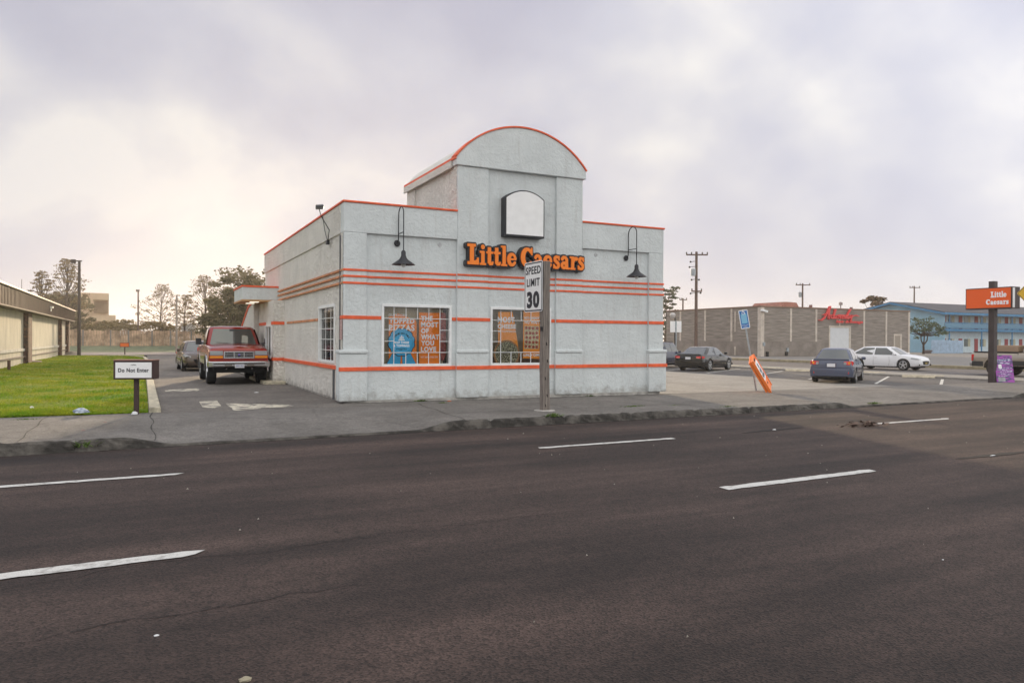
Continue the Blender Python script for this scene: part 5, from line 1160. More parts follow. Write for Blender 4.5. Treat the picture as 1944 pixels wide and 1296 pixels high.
    q = MB(); q.loft([[(x-.02, s*w_*a, z) for s, a, z in ((1, 1.02, .70), (1, 1.02, .52), (-1, 1.02, .52), (-1, 1.02, .70))], [(x+.13, s*w_*a, z) for s, a, z in ((1, .99, .70), (1, .98, .50), (-1, .98, .50), (-1, .99, .70))], [(x+.17, s*w_*a, z) for s, a, z in ((1, .85, .685), (1, .84, .52), (-1, .84, .52), (-1, .85, .685))]]); bp = q.build('front_bumper', M_chrome, root, **k, bevel=.025, seg=3)
    pbox(root, 'bumper_strip', M_under, x+.165, x+.18, -w_*.82, w_*.82, .60, .635, .004)
    for s_ in (-1, 1): pbox(root, 'fog_slot', mat('slot_grey', (.16, .14, .12), .6), x+.168, x+.178, s_*.37-.12, s_*.37+.12, .535, .59, .006)
    pbox(root, 'number_plate', M_plate, x+.178, x+.19, -.155, .155, .47, .60, .004)
    o = text('lettering', '4WD 3921', mat('plate_ink', (.12, .12, .35), .6), None, (x+.192, 0, .535), .25, .06, right=(0, 1, 0)); o.parent = root
    for s_ in (-1, 1): q = MB(); q.tube([(x+.0, s_*.42, .47), (x+.10, s_*.42, .44)], .03, 8); q.build('tow_hook', M_chrome, root, **k)
    q = MB(); q.box(x-.4, x-.02, -w_*.8, w_*.8, .30, .52); q.build('valance', M_under, root, **k, bevel=.03)
    q = MB(); q.tube([(1.02, .55, 1.30), (.90, .05, 1.345)], .01, 6); q.tube([(1.02, -.1, 1.30), (.90, -.60, 1.345)], .01, 6); q.build('wipers', M_black, root, **k)
    q = MB(); q.obox((.46, .0, 1.80), (1, 0, .3), (0, 1, 0), (-.3, 0, 1), .01, .11, .03); q.build('inner_mirror', M_black, root, **k)
    # rear
    for s_ in (-1, 1): q = MB(); q.box(-h-.02, -h+.12, s_*(w_-.06)-.06, s_*(w_-.06)+.065, .78, 1.12); q.build('tail_light', M_redlens, root, **k, bevel=.012)
    pbox(root, 'rear_bumper', M_chrome, -h-.14, -h-.02, -w_*.97, w_*.97, .50, .68, .02); pbox(root, 'tailgate', pm, -h-.012, -h+.01, -w_*.82, w_*.82, .74, 1.2, .01)
    if load: 
        pbox(root, 'cargo_cover', load, -h+1.05, -.75, -w_*.93, w_*.93, 1.28, 1.62, .03)
        pbox(root, 'bed_rail', M_black, -h+.05, -.75, -w_*.95, w_*.95, 1.24, 1.285, .01)
        for s_ in (-1, 1): pbox(root, 'side_band', pm2, -h+.02, wb_-wr-.13, s_*w_-.006, s_*w_+.006, cl-.04, cl+.24, .002)
    for ch in root.children:
        if not ch.name.startswith('wheel') or ch.name.startswith('wheel_arch'): ch.location.z += lift
    return root
M_tredpaint = paint('paint_red', (.28, .020, .012), .1, .16)
M_ttan = paint('paint_taupe', (.12, .08, .06), .3)
trk = pickup('red_pickup', 'red pickup truck with chrome grille waiting nose-first in the drive-through lane', (3.03, 30.25, .016), R(-90), M_tredpaint, M_ttan, L=5.3, W=2.06, Hh=1.93, wr=.44, wd=.31, lift=.12)
pk2 = pickup('beige_pickup', 'beige and silver pickup truck behind the pole sign, cut off by the right edge', (41.4, 22.1, -.14), R(-90), paint('paint_beige', (.42, .37, .31), .5), mat('trim_dark', (.03, .03, .03), .6), L=6.2, W=2.02, Hh=1.98, wr=.41, load=mat('load_tan', (.36, .25, .17), .8, var=.15))
sed2 = sedan('waiting_sedan', 'grey-brown sedan behind the red pickup in the drive-through lane, headlight shining', 'car', (2.55, 41.2, .016), R(-88), paint('paint_bronze', (.10, .075, .06)), L=4.7, W=1.82, Hh=1.46, style='accord', wr=.33, group=None)

# ------------------------------------------------------------------ wheel stops
M_stop = mat('stop_concrete', (.66, .58, .44), .9, var=.3, vscale=6, bump=.4, bscale=25)
for i, (px, py, lab) in enumerate(((1387, 697, 'concrete wheel stop just ahead of the black coupe'), (1456, 701, 'concrete wheel stop right of the leaning blue sign'), (1522, 705, 'concrete wheel stop left of the blue-grey sedan'),
        (1646, 710, 'concrete wheel stop between the blue-grey sedan and the white sedan'), (1752, 717, 'concrete wheel stop in the empty space nearest the orange pole sign'))):
    p = G(px, py, -.12); S_ = thing('wheel_stop', lab, 'wheel stop', p, R(90-24), 'wheel stops of the parking lot') if 0 else None
    q = MB(); q.prism([(0, -.11, 0), (0, .11, 0), (0, .07, .14), (0, -.07, .14)], (-.9, 0, 0), (.9, 0, 0))
    o = q.build('wheel_stop', M_stop, None, bevel=.02); o.location = p; o.rotation_euler = (0, 0, R(-62)); tag(o, lab, 'wheel stop', 'wheel stops of the parking lot')

# ------------------------------------------------------------------ brown-roofed building at the left
BX = -6.3; BY0, BY1 = 30., 80.
NB = thing('long_building', 'long pale building with a brown fascia and stone pillars along the lawn', 'building', (BX, BY0, 0))
q = MB(); q.box(BX-10, BX, BY0, BY1, 0, 3.3); q.build('wall', mat('pale_panel_wall', (.52, .48, .38), .85, var=.18, vscale=1.4, bump=.4, bscale=9, stretch=(1, 1, .3)), NB)
q = MB(); q.box(BX-10, BX+.62, BY0-.4, BY1+.6, 3.12, 4.02); q.build('fascia', mat('brown_siding', (.055, .026, .019), .7, var=.35, vscale=5, stretch=(1, 6, .2), bump=.3, bscale=10), NB)
q = MB()
y = BY0
while y < BY1+.5: q.box(BX+.62, BX+.645, y, y+.03, 3.14, 4.0); y += .42
q.build('battens', MATS['brown_siding'], NB)
q = MB(); q.box(BX-10.1, BX+.72, BY0-.5, BY1+.7, 4.022, 4.10); q.build('roof_edge', mat('roof_edge_pale', (.55, .50, .45), .35, metal=.5), NB)
q = MB(); q.box(BX-.01, BX+.66, BY0, BY1+.3, 3.06, 3.12); q.build('soffit', mat('soffit_dark', (.12, .09, .075), .8), NB)
q = MB(); q.box(BX+.002, BX+.09, BY0, BY1-.02, .80, .95); q.build('wall_ledge', mat('ledge_grey', (.46, .45, .41), .8, var=.2), NB, bevel=.01)
q = MB(); q.box(BX+.002, BX+.10, BY0, BY1-.02, .44, .50); q.build('wall_ledge', mat('ledge_dark', (.07, .05, .05), .8), NB)
for y0, y1 in ((52.2, 53.9), (36, 39), (72.4, 73.0), (79.0, 80.2)):
    q = MB(); q.box(BX, BX+.26, y0, y1, 0, 3.06); q.build('pillar', mat('stone_veneer', (.16, .085, .055), .9, col2=(.05, .032, .025), vscale=5, bump=1., bscale=6, thr=(.42, .6)), NB, bevel=.02)
for y0 in (54.1, 80.25): q = MB(); q.tube([(BX+.12, y0, .12), (BX+.12, y0, 3.1)], .06, 8); q.tube([(BX+.12, y0, .14), (BX+.7, y0+.2, .1)], .06, 8); q.build('downpipe', mat('pipe_pink', (.55, .40, .36), .6), NB)
q = MB(); q.box(BX+.64, BX+.80, 59.5, 60.1, 3.62, 3.72); q.box(BX+.64, BX+.70, 59.7, 59.9, 3.4, 3.62); q.build('wall_lamp', M_white, NB)
q = MB(); q.tube([G(17, 705, 0), G(17, 705, 0)+Vector((0, 0, .52))], .07, 10); tag(q.build('bollard', mat('bollard_rust', (.10, .05, .035), .8)), 'short rusty bollard in the grass before the left building', 'bollard')
q = MB(); c = G(137, 673, .02); q.lathe([(0, 0), (.7, 0), (.55, .2), (.2, .32), (0, .34)], c, seg=12); tag(q.build('boulder', mat('boulder_tan', (.30, .26, .20), .9, var=.3, bump=.6, bscale=5), smooth=True), 'pale rounded boulder at the far corner of the left building', 'rock')

# ------------------------------------------------------------------ poles
def mk_pole(name, label, base, top_z, rad, m, arms=(), extras=None, cat='utility pole', group=None):
    P_ = thing(name, label, cat, base, 0, group); b = Vector(base)
    q = MB(); q.tube([b+Vector((0, 0, -.2)), Vector((b.x, b.y, top_z))], [rad, rad*.7], 10); q.build('pole', m, P_, smooth=True)
    for z, half, n_in in arms:
        rv_ = Vector((r0[0], r0[1], 0)); cz = Vector((b.x, b.y, z)); q = MB(); q.obox(cz-Vector((d0[0], d0[1], 0))*rad, rv_, (d0[0], d0[1], 0), (0, 0, 1), half, .06, .07); ao = q.build('crossarm', m, P_)
        q = MB()
        for s_ in n_in: c_ = cz+rv_*half*s_; q.lathe([(.03, .07), (.07, .12), (.07, .2), (.04, .28), (0, .3)], (c_.x-d0[0]*rad, c_.y-d0[1]*rad, c_.z), seg=8)
        q.build('insulators', M_dark, ao)
    return P_
u1 = G(1321, 672, 0); u1 = at(1321, 673, 78); u1.z = .02
P1_ = mk_pole('utility_pole', 'tall utility pole in front of the grey-brown warehouse corner, with a transformer', u1, at(1321, 478, 78).z, .19, M_polewood, ((at(1321, 484, 78).z, 1.12, (-.97, -.5, .5, .97)), (at(1321, 553, 78).z, .55, (-.9, .9))), group='utility poles against the sky')
c = at(1316, 517, 77.6); q = MB(); q.lathe([(.0, -.36), (.24, -.36), (.26, 0), (.24, .36), (0, .4)], c, seg=14); q.build('transformer', M_galv, P1_, smooth=True)
rv_ = Vector((r0[0], r0[1], 0)); q = MB()
for px, py in ((1311, 497), (1309, 507), (1313, 531), (1327, 531), (1311, 557), (1330, 556)):
    c_ = at(px, py, 77.8); q.tube([c_, Vector((u1.x, u1.y, c_.z+.1))], .03, 6); q.lathe([(0, -.1), (.09, -.08), (.09, .08), (0, .1)], c_, seg=8)
q.build('brackets', M_dark, P1_)
for px, top, b_, t_, lab, arm in ((1523, 538, 583, 112, 'utility pole rising behind the grey-brown warehouse roof', 1.1), (1735, 543, 576, 135, 'thin utility pole rising behind the blue motel roof', .95), (1296, 566, 592, 110, 'short distant pole just right of the restaurant corner', .55), (262, 550, 620, 118, 'thin distant pole over the wooden fence at the left', .25)):
    p = at(px, 655, t_); p.z = .3; o = mk_pole('utility_pole', lab, p, at(px, top, t_).z, .16, M_polewood, ((at(px, top+3, t_).z, arm, (-.9, -.4, .9)),), group='utility poles against the sky')
    if px == 1523: c_ = at(1519, 559, t_); q = MB(); q.lathe([(.0, -.4), (.22, -.4), (.24, .3), (0, .42)], c_, seg=12); q.build('transformer', M_galv, o)
p = at(150, 676, 64); p.z = 0; LP = mk_pole('light_pole', 'tall slim dark pole with a small floodlight bar at the far end of the lawn', p, at(150, 495, 64).z, .15, mat('pole_black', (.03, .022, .02), .6), (), cat='light pole')
zt = at(150, 496, 64).z; q = MB(); q.obox((p.x-.25, p.y-.1, zt), (r0[0], r0[1], 0), (d0[0], d0[1], 0), (0, 0, 1), .5, .05, .05); q.obox((p.x-.42, p.y-.25, zt-.05), (r0[0], r0[1], 0), (d0[0], d0[1], 0), (0, 0, 1), .16, .1, .16); q.build('floodlight_bar', MATS['pole_black'], LP)
p = at(335, 662, 76); p.z = .03; mk_pole('light_pole', 'thin pale pole before the wooden fence, near the waiting cars', p, at(335, 560, 76).z, .12, mat('pole_pale', (.28, .24, .20), .7), (), cat='light pole')
p = at(41, 600, 95); p.z = .2; mk_pole('antenna_mast', 'hair-thin mast above the roof of the left building', p, at(41, 530, 95).z, .04, M_dark, (), cat='mast')
# sign backs by the hatchback
sp_ = G(1281, 692, -.1); tt = (sp_-Vector((0, 0, H))).dot(Vector(CD))
SB = thing('street_sign', 'white sign backs and a lamp on a dark post behind the dark blue hatchback', 'sign', sp_)
q = MB(); q.tube([sp_-Vector((0, 0, .1)), (sp_.x, sp_.y, at(1279, 603, tt).z)], .07, 8); q.build('post', M_black, SB)
q = MB(); a = at(1283, 620, tt-.15); q.obox(a, (r0[0], r0[1], 0), (d0[0], d0[1], 0), (0, 0, 1), .40, .01, .40); q.build('sign_plate', M_white, SB)
q = MB(); q.obox(a-Vector((d0[0], d0[1], 0))*.03, (r0[0], r0[1], 0), (d0[0], d0[1], 0), (0, 0, 1), .05, .015, .39); q.tube([a+Vector((0.03, 0, -.4)), (a.x+.03, a.y, 0)], .045, 8); q.build('post', M_galv, SB)
c = at(1277, 599, tt); q = MB(); q.lathe([(.0, -.2), (.14, -.15), (.22, .05), (.12, .2), (0, .22)], c, seg=12); q.build('lamp_head', mat('lamp_pale', (.5, .48, .47), .4), SB, smooth=True)

# ------------------------------------------------------------------ warehouse
GX0, GY0 = 57.2, 57.5; GX1 = 80.4; GY1 = 73.0; GH = 5.12
WH = thing('warehouse', 'long grey-brown plank-clad building with a red script sign and a white roller door', 'building', (GX0, GY0, 0))
M_plank = mat('grey_planks', (.30, .262, .232), .85, var=.38, vscale=1.6, stretch=(.35, .35, 5), detail=8, bump=.4, bscale=6)
q = MB(); q.box(GX0, GX1, GY0, GY1, 0, GH); q.build('wall', M_plank, WH)
q = MB(); z = 1.66
while z < GH-.1:
    q.box(GX0+.01, GX1-.01, GY0-.028, GY0, z, z+.19); q.box(GX0-.028, GX0, GY0+.01, GY1, z, z+.19); z += .215
q.build('cladding', M_plank, WH)
q = MB(); M_pan = mat('grey_panel', (.26, .225, .20), .85, var=.25, vscale=1)
q.box(GX0+.05, GX0+10, GY0-.02, GY0, .05, 1.6); q.box(GX0-.02, GX0, GY0+.05, GY1, .05, 1.6); q.build('lower_panels', M_pan, WH)
M_bat = mat('batten_pale', (.60, .53, .46), .8, var=.2)
q = MB()
def batten(*a): MB().box(*a).build('batten', M_bat, WH)
for px in (1501, 1549, 1640, 1682): x = onY(px, 620, GY0).x; batten(x-.13, x+.13, GY0-.06, GY0, (1.6 if px < 1560 else .0), GH-.04)
for px in (1292, 1339, 1389): y = onX(px, 620, GX0).y; batten(GX0-.06, GX0, y-.13, y+.13, 1.6, GH-.04)
y = onX(1396, 620, GX0).y; MB().box(GX0-.07, GX0, y-.08, y+.08, 2.6, GH-.3).build('downpipe', M_bat, WH); y = onX(1396, 650, GX0).y; MB().box(GX0-.07, GX0, y-.08, y+.08, .1, 1.0).build('downpipe', M_bat, WH)
batten(GX0-.10, GX0+.35, GY0-.08, GY0+.4, .0, GH-.02); batten(GX1-.25, GX1+.03, GY0-.06, GY0, 0, GH-.02)
q = MB(); q.box(GX0-.12, GX1+.05, GY0-.11, GY0+.1, GH, GH+.14); q.box(GX0-.12, GX0+.1, GY0+.1, GY1, GH, GH+.14); q.box(GX0+.1, GX1+.05, GY0+.1, GY1, GH-.3, GH-.02); q.build('roof_edge', mat('edge_brown', (.22, .14, .10), .7), WH)
dx0, dx1 = onY(1575, 650, GY0).x, onY(1611, 650, GY0).x; dz = onY(1592, 622, GY0).z
q = MB(); q.box(dx0, dx1, GY0-.035, GY0+.05, .02, dz); q.build('roller_door', mat('door_pale', (.66, .68, .70), .6, var=.06), WH)
q = MB(); q.box(dx0-.18, dx0, GY0-.07, GY0, 0, dz+.22); q.box(dx1, dx1+.28, GY0-.07, GY0, 0, dz+.22); q.box(dx0, dx1, GY0-.07, GY0, dz, dz+.22); q.box((dx0+dx1)/2-.1, (dx0+dx1)/2+.1, GY0-.06, GY0, dz+.22, GH-.8); q.build('door_frame', M_bat, WH)
ex0, ex1 = onY(1698, 650, GY0).x, onY(1708, 650, GY0).x; ez = onY(1700, 637, GY0).z
q = MB(); q.box(ex0, ex1, GY0-.04, GY0, .3, ez); q.build('side_door', mat('door_tan', (.34, .29, .24), .7), WH)
q = MB(); q.box(ex0-.2, ex0, GY0-.07, GY0, .2, ez+.2); q.box(ex1, ex1+.28, GY0-.07, GY0, .2, ez+.2); q.box(ex0, ex1, GY0-.07, GY0, ez, ez+.2); q.build('door_frame', M_bat, WH)
c = onY(1451, 590, GY0-.3); q = MB(); q.obox(c, (1, 0, -.2), (0, 1, 0), (.2, 0, 1), .38, .16, .10); q.build('wall_light', M_whiteframe, WH, bevel=.02)
for px, py in ((1450, 653), (1457, 672), (1493, 671), (1495, 664)): c = onY(px, py, GY0-.1); q = MB(); q.obox(c, (1, 0, 0), (0, 1, 0), (0, 0, 1), .14, .09, .2 if px != 1457 else .26); q.build('meter_box', M_galv if px in (1450, 1495) else M_dark, WH, bevel=.02)
q = MB()
for px, w2, h2 in ((1541, .1, .5), (1618, .08, .4), (1569, .25, .2)): c = onY(px, 585, GY0+3); q.box(c.x-w2, c.x+w2, GY0+3, GY0+3.3, GH-.1, GH+.12+h2)
q.build('roof_vent', mat('vent_rust', (.25, .12, .10), .7), WH)
# red script sign
fs_ = Field(-.5, 9.6, -1.7, 3.4, .045)
thn = .13
def scr(pts, r_=thn): fs_.path(pts, r_)
scr([(-.2, -.5), (.3, -.55), (.9, .0), (1.6, 1.3), (2.25, 2.9)], [.09, .13, .16, .15, .20]); scr([(2.25, 2.9), (2.0, 1.6), (1.9, .5), (2.0, -.2)], [.20, .15, .15, .12]); scr([(.6, .8), (1.2, 1.05), (1.95, 1.0), (2.5, .8)], [.06, .12, .1, .07])
fs_.arc(2.75, .42, .34, .42, 0, 360, lambda a: .12); scr([(3.05, .1), (3.2, 1.0), (3.55, 2.2)], [.12, .13, .17]); scr([(3.1, .1), (3.4, .0), (3.6, .4)])
fs_.arc(3.95, .42, .28, .40, 0, 360, lambda a: .11); scr([(4.25, .6), (4.5, .9), (4.65, .3), (4.62, .0)]); scr([(4.65, .6), (4.9, .85), (5.05, .8)])
scr([(5.1, .9), (5.15, .0)]); scr([(5.15, .5), (5.45, .9), (5.6, .5), (5.65, .0), (5.85, .2)]); scr([(5.95, .9), (5.95, .1), (6.15, .1)]); scr([(6.5, 1.0), (6.3, .2), (6.5, .0), (6.75, .3)], .12); scr([(6.2, .6), (6.5, 1.3), (7.05, 2.3)], [.11, .14, .17])
scr([(6.85, .8), (6.95, .2), (7.2, .15), (7.4, .9)], .12); scr([(7.4, .9), (7.2, -.4), (6.9, -.9)], [.13, .12, .07]); scr([(7.2, .3), (7.7, .75), (8.4, .95), (9.2, .65)], [.09, .15, .12, .04])
SG = thing('script_sign', 'red handwritten-style metal sign over the white roller door of the warehouse', 'sign', onY(1600, 600, GY0-.15))
pA = onY(1556.5, 606, GY0-.35); pBx = onY(1632, 606, GY0-.35).x; zt_ = onY(1595, 582, GY0-.35).z; zb_ = onY(1595, 604.5, GY0-.35).z
sx_ = (pBx-pA.x)/9.4; sz_ = (zt_-zb_)/3.0
M_script = mat('sign_script_red', (.75, .05, .05), .4, var=.15, vscale=3)
link('script', fs_.mesh(0, (sx_, sz_), Vector((pA.x+.2*sx_, GY0-.35, zb_)), (1, 0, 0), (0, 0, 1), -.2, 0), M_script, SG)
a = onY(1587, 611, GY0-.3); b = onY(1637, 612, GY0-.3); text('lettering', 'hair & lounge', M_script, SG, ((a.x+b.x)/2, GY0-.3, a.z+.02), b.x-a.x, .42, bold=.05, slant=.2, depth=.1)
q = MB(); c = onY(1596, 577, GY0+.5); q.tube([(c.x, c.y, GH-.5), (c.x, c.y, c.z)], .06, 6); q.lathe([(0, -.15), (.22, -.1), (.2, .15), (0, .25)], c, seg=8); q.build('sign_support', mat('support_grey', (.3, .25, .24), .6), SG)
# red roof house far behind
hp = at(1497, 590, 150); HR = thing('far_house', 'far house with a dusty red hipped roof showing above the warehouse', 'house', (hp.x, hp.y, 0))
zr = at(1497, 573, 150).z; wd_ = 45*150/1415/2
q = MB(); q.box(hp.x-wd_, hp.x+wd_, hp.y, hp.y+8, 0, zr-1.3); q.build('wall', M_tan, HR)
q = MB(); q.prism([(hp.x-wd_-.3, hp.y-.4, zr-1.3), (hp.x+wd_+.3, hp.y-.4, zr-1.3), (hp.x+wd_-.4, hp.y-.2, zr-.1), (hp.x-wd_+1.4, hp.y-.2, zr)], (0, 0, 0), (0, 8.5, 0)); q.build('roof', mat('roof_red', (.30, .09, .06), .8, var=.4), HR)

# ------------------------------------------------------------------ motel
MX, MY = 106.2, 70.2; MZ = 6.0; ML = 60; MD = 16.9
MO = thing('motel', 'two-storey light blue motel with balconies and dark red doors', 'building', (MX, MY, 0))
M_mblue = mat('motel_blue', (.30, .50, .62), .8, var=.12, vscale=.6); M_mblue2 = mat('motel_blue_deep', (.05, .22, .42), .7, var=.15)
M_mwhite = mat('motel_pale', (.62, .72, .76), .8, var=.08)
q = MB(); q.box(MX, MX+ML, MY+1.6, MY+MD, 0, MZ-.25); q.build('wall', M_mwhite, MO)
q = MB(); q.prism([(MX-.02, MY+.2, 0), (MX-.02, MY+MD, 0), (MX-.02, MY+MD, MZ-.3), (MX-.02, MY+MD/2, 7.6), (MX-.02, MY+.2, MZ-.3)], (0, 0, 0), (.3, 0, 0)); q.build('gable_wall', M_mblue, MO)
q = MB()
for a, b in (((MY-.5, MZ-.10), (MY+MD/2, 7.75)), ((MY+MD/2, 7.75), (MY+MD+.6, MZ-.10))):
    q.prism([(MX-.9, a[0], a[1]), (MX-.9, b[0], b[1]), (MX-.9, b[0], b[1]+.15), (MX-.9, a[0], a[1]+.15)], (0, 0, 0), (ML+1, 0, 0))
q.build('roof', mat('motel_shingles', (.085, .085, .10), .9, var=.3, vscale=2), MO)
q = MB()
for a, b in (((MY-.55, MZ-.38), (MY+MD/2, 7.5)), ((MY+MD/2, 7.5), (MY+MD+.65, MZ-.38))):
    q.prism([(MX-.95, a[0], a[1]), (MX-.95, b[0], b[1]), (MX-.95, b[0], b[1]+.30), (MX-.95, a[0], a[1]+.30)], (0, 0, 0), (.06, 0, 0))
q.box(MX-.9, MX+ML, MY-.58, MY-.52, MZ-.36, MZ-.02); q.build('fascia', M_mblue2, MO)
zbal = onY(1850, 627, MY).z
q = MB(); q.box(MX, MX+ML, MY, MY+1.6, zbal-.16, zbal+.16); q.build('balcony_slab', M_mblue2, MO)
q = MB(); q.box(MX, MX+ML, MY+.01, MY+.06, zbal+1.05, zbal+1.16); q.box(MX, MX+ML, MY+.02, MY+.05, zbal+.28, zbal+.34)
x = MX+.1
while x < MX+ML: q.box(x-.02, x+.02, MY+.02, MY+.05, zbal+.1, zbal+1.1); x += .24
q.build('balcony_railing', M_mblue2, MO)
q = MB(); q.box(MX+.1, MX+ML, MY+.07, MY+.09, zbal+.35, zbal+1.0); q.build('railing_panel', M_mblue, MO)
M_mdoor = mat('motel_door_red', (.32, .03, .035), .6); M_mwin = mat('motel_window', (.10, .13, .13), .15); M_mcur = mat('motel_curtain', (.50, .48, .34), .8)
x = MX+1.2; k = 0
while x < MX+ML-2:
    q = MB(); q.box(x-.09, x+.09, MY-.0+.1, MY+.22, 0, MZ-.35); 
    if k % 2 == 0: q.build('post', M_mblue2, MO)
    for zf in (.1, zbal+.16):
        q = MB(); q.box(x+.5, x+1.35, MY+1.54, MY+1.6, zf, zf+2.05); q.build('door', M_mdoor, MO)
        q = MB(); q.box(x+1.9, x+2.75, MY+1.55, MY+1.6, zf+.85, zf+2.0); wi = q.build('window', M_mwin, MO)
        q = MB(); q.box(x+2.75, x+3.35, MY+1.56, MY+1.6, zf+.85, zf+2.0); q.build('curtain', M_mcur, wi)
    x += 3.9; k += 1
# blue fence in front of the motel
FB = thing('blue_fence', 'solid pale blue board fence in front of the motel ground floor', 'fence', at(1768, 671, 104))
def fence_run(root, a, b, z0, h_, m, bw=.19, th=.04, name='boards', jitter=0., gap=.012):
    a = Vector(a); b = Vector(b); t = (b-a); L_ = t.length; t.normalize(); n_ = Vector((-t.y, t.x, 0)); q = MB(); k = 0.
    while k < L_-bw*.5:
        c_ = a+t*(k+bw/2); hj = h_*(1+random.gauss(0, jitter)); zz0 = z0 if not callable(z0) else z0(c_)
        q.obox((c_.x, c_.y, zz0+hj/2), t, n_, (0, 0, 1), bw/2-gap/2, th/2*random.uniform(.7, 1.2), hj/2); k += bw
    return q.build(name, m, root)
fa = at(1768, 660, 103.5); fb_ = at(1804, 660, 104.5); fc = at(1828, 660, 107)
M_fb = mat('fence_blue', (.36, .48, .62), .8, var=.2, vscale=2)
fence_run(FB, (fa.x, fa.y, 0), (fb_.x, fb_.y, 0), .05, 1.85, M_fb); fence_run(FB, (fb_.x, fb_.y, 0), (fc.x, fc.y, 0), .05, 1.8, M_fb)
c = at(1762, 668, 104); q = MB(); q.lathe([(0, 0), (.45, 0), (.6, .25), (.6, .45), (0, .5)], (c.x, c.y, .02), seg=10); pl_ = q.build('planter', mat('planter_grey', (.16, .13, .13), .8)); tag(pl_, 'round grey planter between the pruned tree and the blue fence', 'planter')
# ------------------------------------------------------------------ far left buildings and fence
fz = lambda p: .5
WF = thing('wooden_fence', 'long weathered board fence across the far side of the verge', 'fence', (-20, 108, .5))
fence_run(WF, (-34, 107, 0), (22, 108, 0), .5, 2.0, mat('fence_tan', (.50, .34, .23), .85, var=.55, vscale=1.1, detail=8), bw=.30, jitter=.03, gap=.03)
for k in range(24): 
    q = MB(); x = -33+2.4*k+random.uniform(-.6, .6); q.box(x-.09, x+.09, 106.85+(x+34)*.018, 106.95+(x+34)*.018, .5, 2.55); q.build('post', mat('fence_post_grey', (.22, .20, .19), .9), WF)
AB = thing('apartment_block', 'stepped tan apartment block with balconies beyond the wooden fence', 'building', at(182, 650, 150))
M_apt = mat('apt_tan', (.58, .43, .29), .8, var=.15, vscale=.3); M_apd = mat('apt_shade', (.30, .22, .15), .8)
def apx(px0, px1, py0, py1, t_, dep, m, nm='wall'):
    a = at(px0, py0, t_); b = at(px1, py1, t_); q = MB(); c_ = (a+b)/2; dd_ = Vector((c_.x, c_.y, 0)).normalized(); rr_ = Vector((dd_.y, -dd_.x, 0))
    q.obox(c_+dd_*dep/2, rr_, dd_, (0, 0, 1), abs((px1-px0)*t_/F/2), dep/2, abs((py1-py0)*t_/F/2)); return q.build(nm, m, AB)
apx(155, 203, 556, 655, 150, 10, M_apt); apx(178, 215, 600, 655, 146, 9, M_apt)
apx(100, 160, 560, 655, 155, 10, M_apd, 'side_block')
for y_ in (562, 598): apx(178, 204 if y_ < 580 else 217, y_, y_+(12 if y_ > 580 else 7), 143, 7, M_apt, 'balcony')
apx(180, 203, 572, 594, 149.5, .4, M_apd, 'window'); apx(181, 214, 612, 630, 145.6, .4, M_apd, 'window'); apx(205, 206.4, 560, 598, 145, 5, M_apd, 'column')
bb = at(358, 655, 120); BBt = thing('billboard', 'small white panel board among the trees behind the cars', 'billboard', (bb.x, bb.y, .5)); 
q = MB(); c_ = at(358, 623, 120); q.obox(c_, (r0[0], r0[1], 0), (d0[0], d0[1], 0), (0, 0, 1), 1.1, .06, .75); q.build('panel', mat('panel_white', (.70, .68, .66), .5), BBt)
q = MB(); q.tube([(c_.x, c_.y+.1, .4), (c_.x, c_.y+.1, c_.z-.7)], .08, 6); q.build('post', M_dark, BBt)

# ------------------------------------------------------------------ trees
def leaf_mat(name, c1, c2):
    M = bpy.data.materials.new(name); M.use_nodes = True; t = M.node_tree; b = t.nodes['Principled BSDF']; b.inputs['Roughness'].default_value = .7; b.inputs['Specular IOR Level'].default_value = .2
    oi = t.nodes.new('ShaderNodeNewGeometry'); rp = t.nodes.new('ShaderNodeValToRGB'); t.links.new(oi.outputs['Random Per Island'], rp.inputs[0])
    rp.color_ramp.elements[0].color = (*c1, 1); rp.color_ramp.elements[1].color = (*c2, 1); t.links.new(rp.outputs[0], b.inputs['Base Color'])
    tr = t.nodes.new('ShaderNodeBsdfTranslucent'); t.links.new(rp.outputs[0], tr.inputs[0]); mx = t.nodes.new('ShaderNodeMixShader'); mx.inputs[0].default_value = .35
    o_ = t.nodes['Material Output']; t.links.new(b.outputs[0], mx.inputs[1]); t.links.new(tr.outputs[0], mx.inputs[2]); t.links.new(mx.outputs[0], o_.inputs[0]); return M
M_leafA = leaf_mat('cypress_leaf', (.10, .07, .03), (.24, .17, .07)); M_leafB = leaf_mat('broad_leaf', (.085, .08, .035), (.20, .17, .08)); M_leafC = leaf_mat('pruned_leaf', (.03, .06, .03), (.16, .20, .12))
M_bark = mat('bark_dark', (.07, .045, .035), .9, var=.4)
def leaves(cl, per, size, m, root, name='crown', flat=.5):
    vs = []; fs = []; k = 0
    for (c_, rad, hgt) in cl:
        for _ in range(per):
            d = rng.normal(0, 1, 3); d /= max(.3, np.linalg.norm(d)); rr_ = rng.random()**.5; p = np.array(c_)+d*rr_*np.array([rad, rad, hgt]); s_ = size*rng.uniform(.5, 1.3)
            u_ = rng.normal(0, 1, 3); u_[2] *= flat; u_ /= np.linalg.norm(u_); v_ = np.cross(u_, rng.normal(0, 1, 3)); v_ /= max(1e-6, np.linalg.norm(v_)); v_ *= .5
            vs += [tuple(p-u_*s_), tuple(p+v_*s_), tuple(p+u_*s_), tuple(p-v_*s_)]; fs.append((k, k+1, k+2, k+3)); k += 4
    me = bpy.data.meshes.new(name); me.from_pydata(vs, [], fs); return link(name, me, m, root)
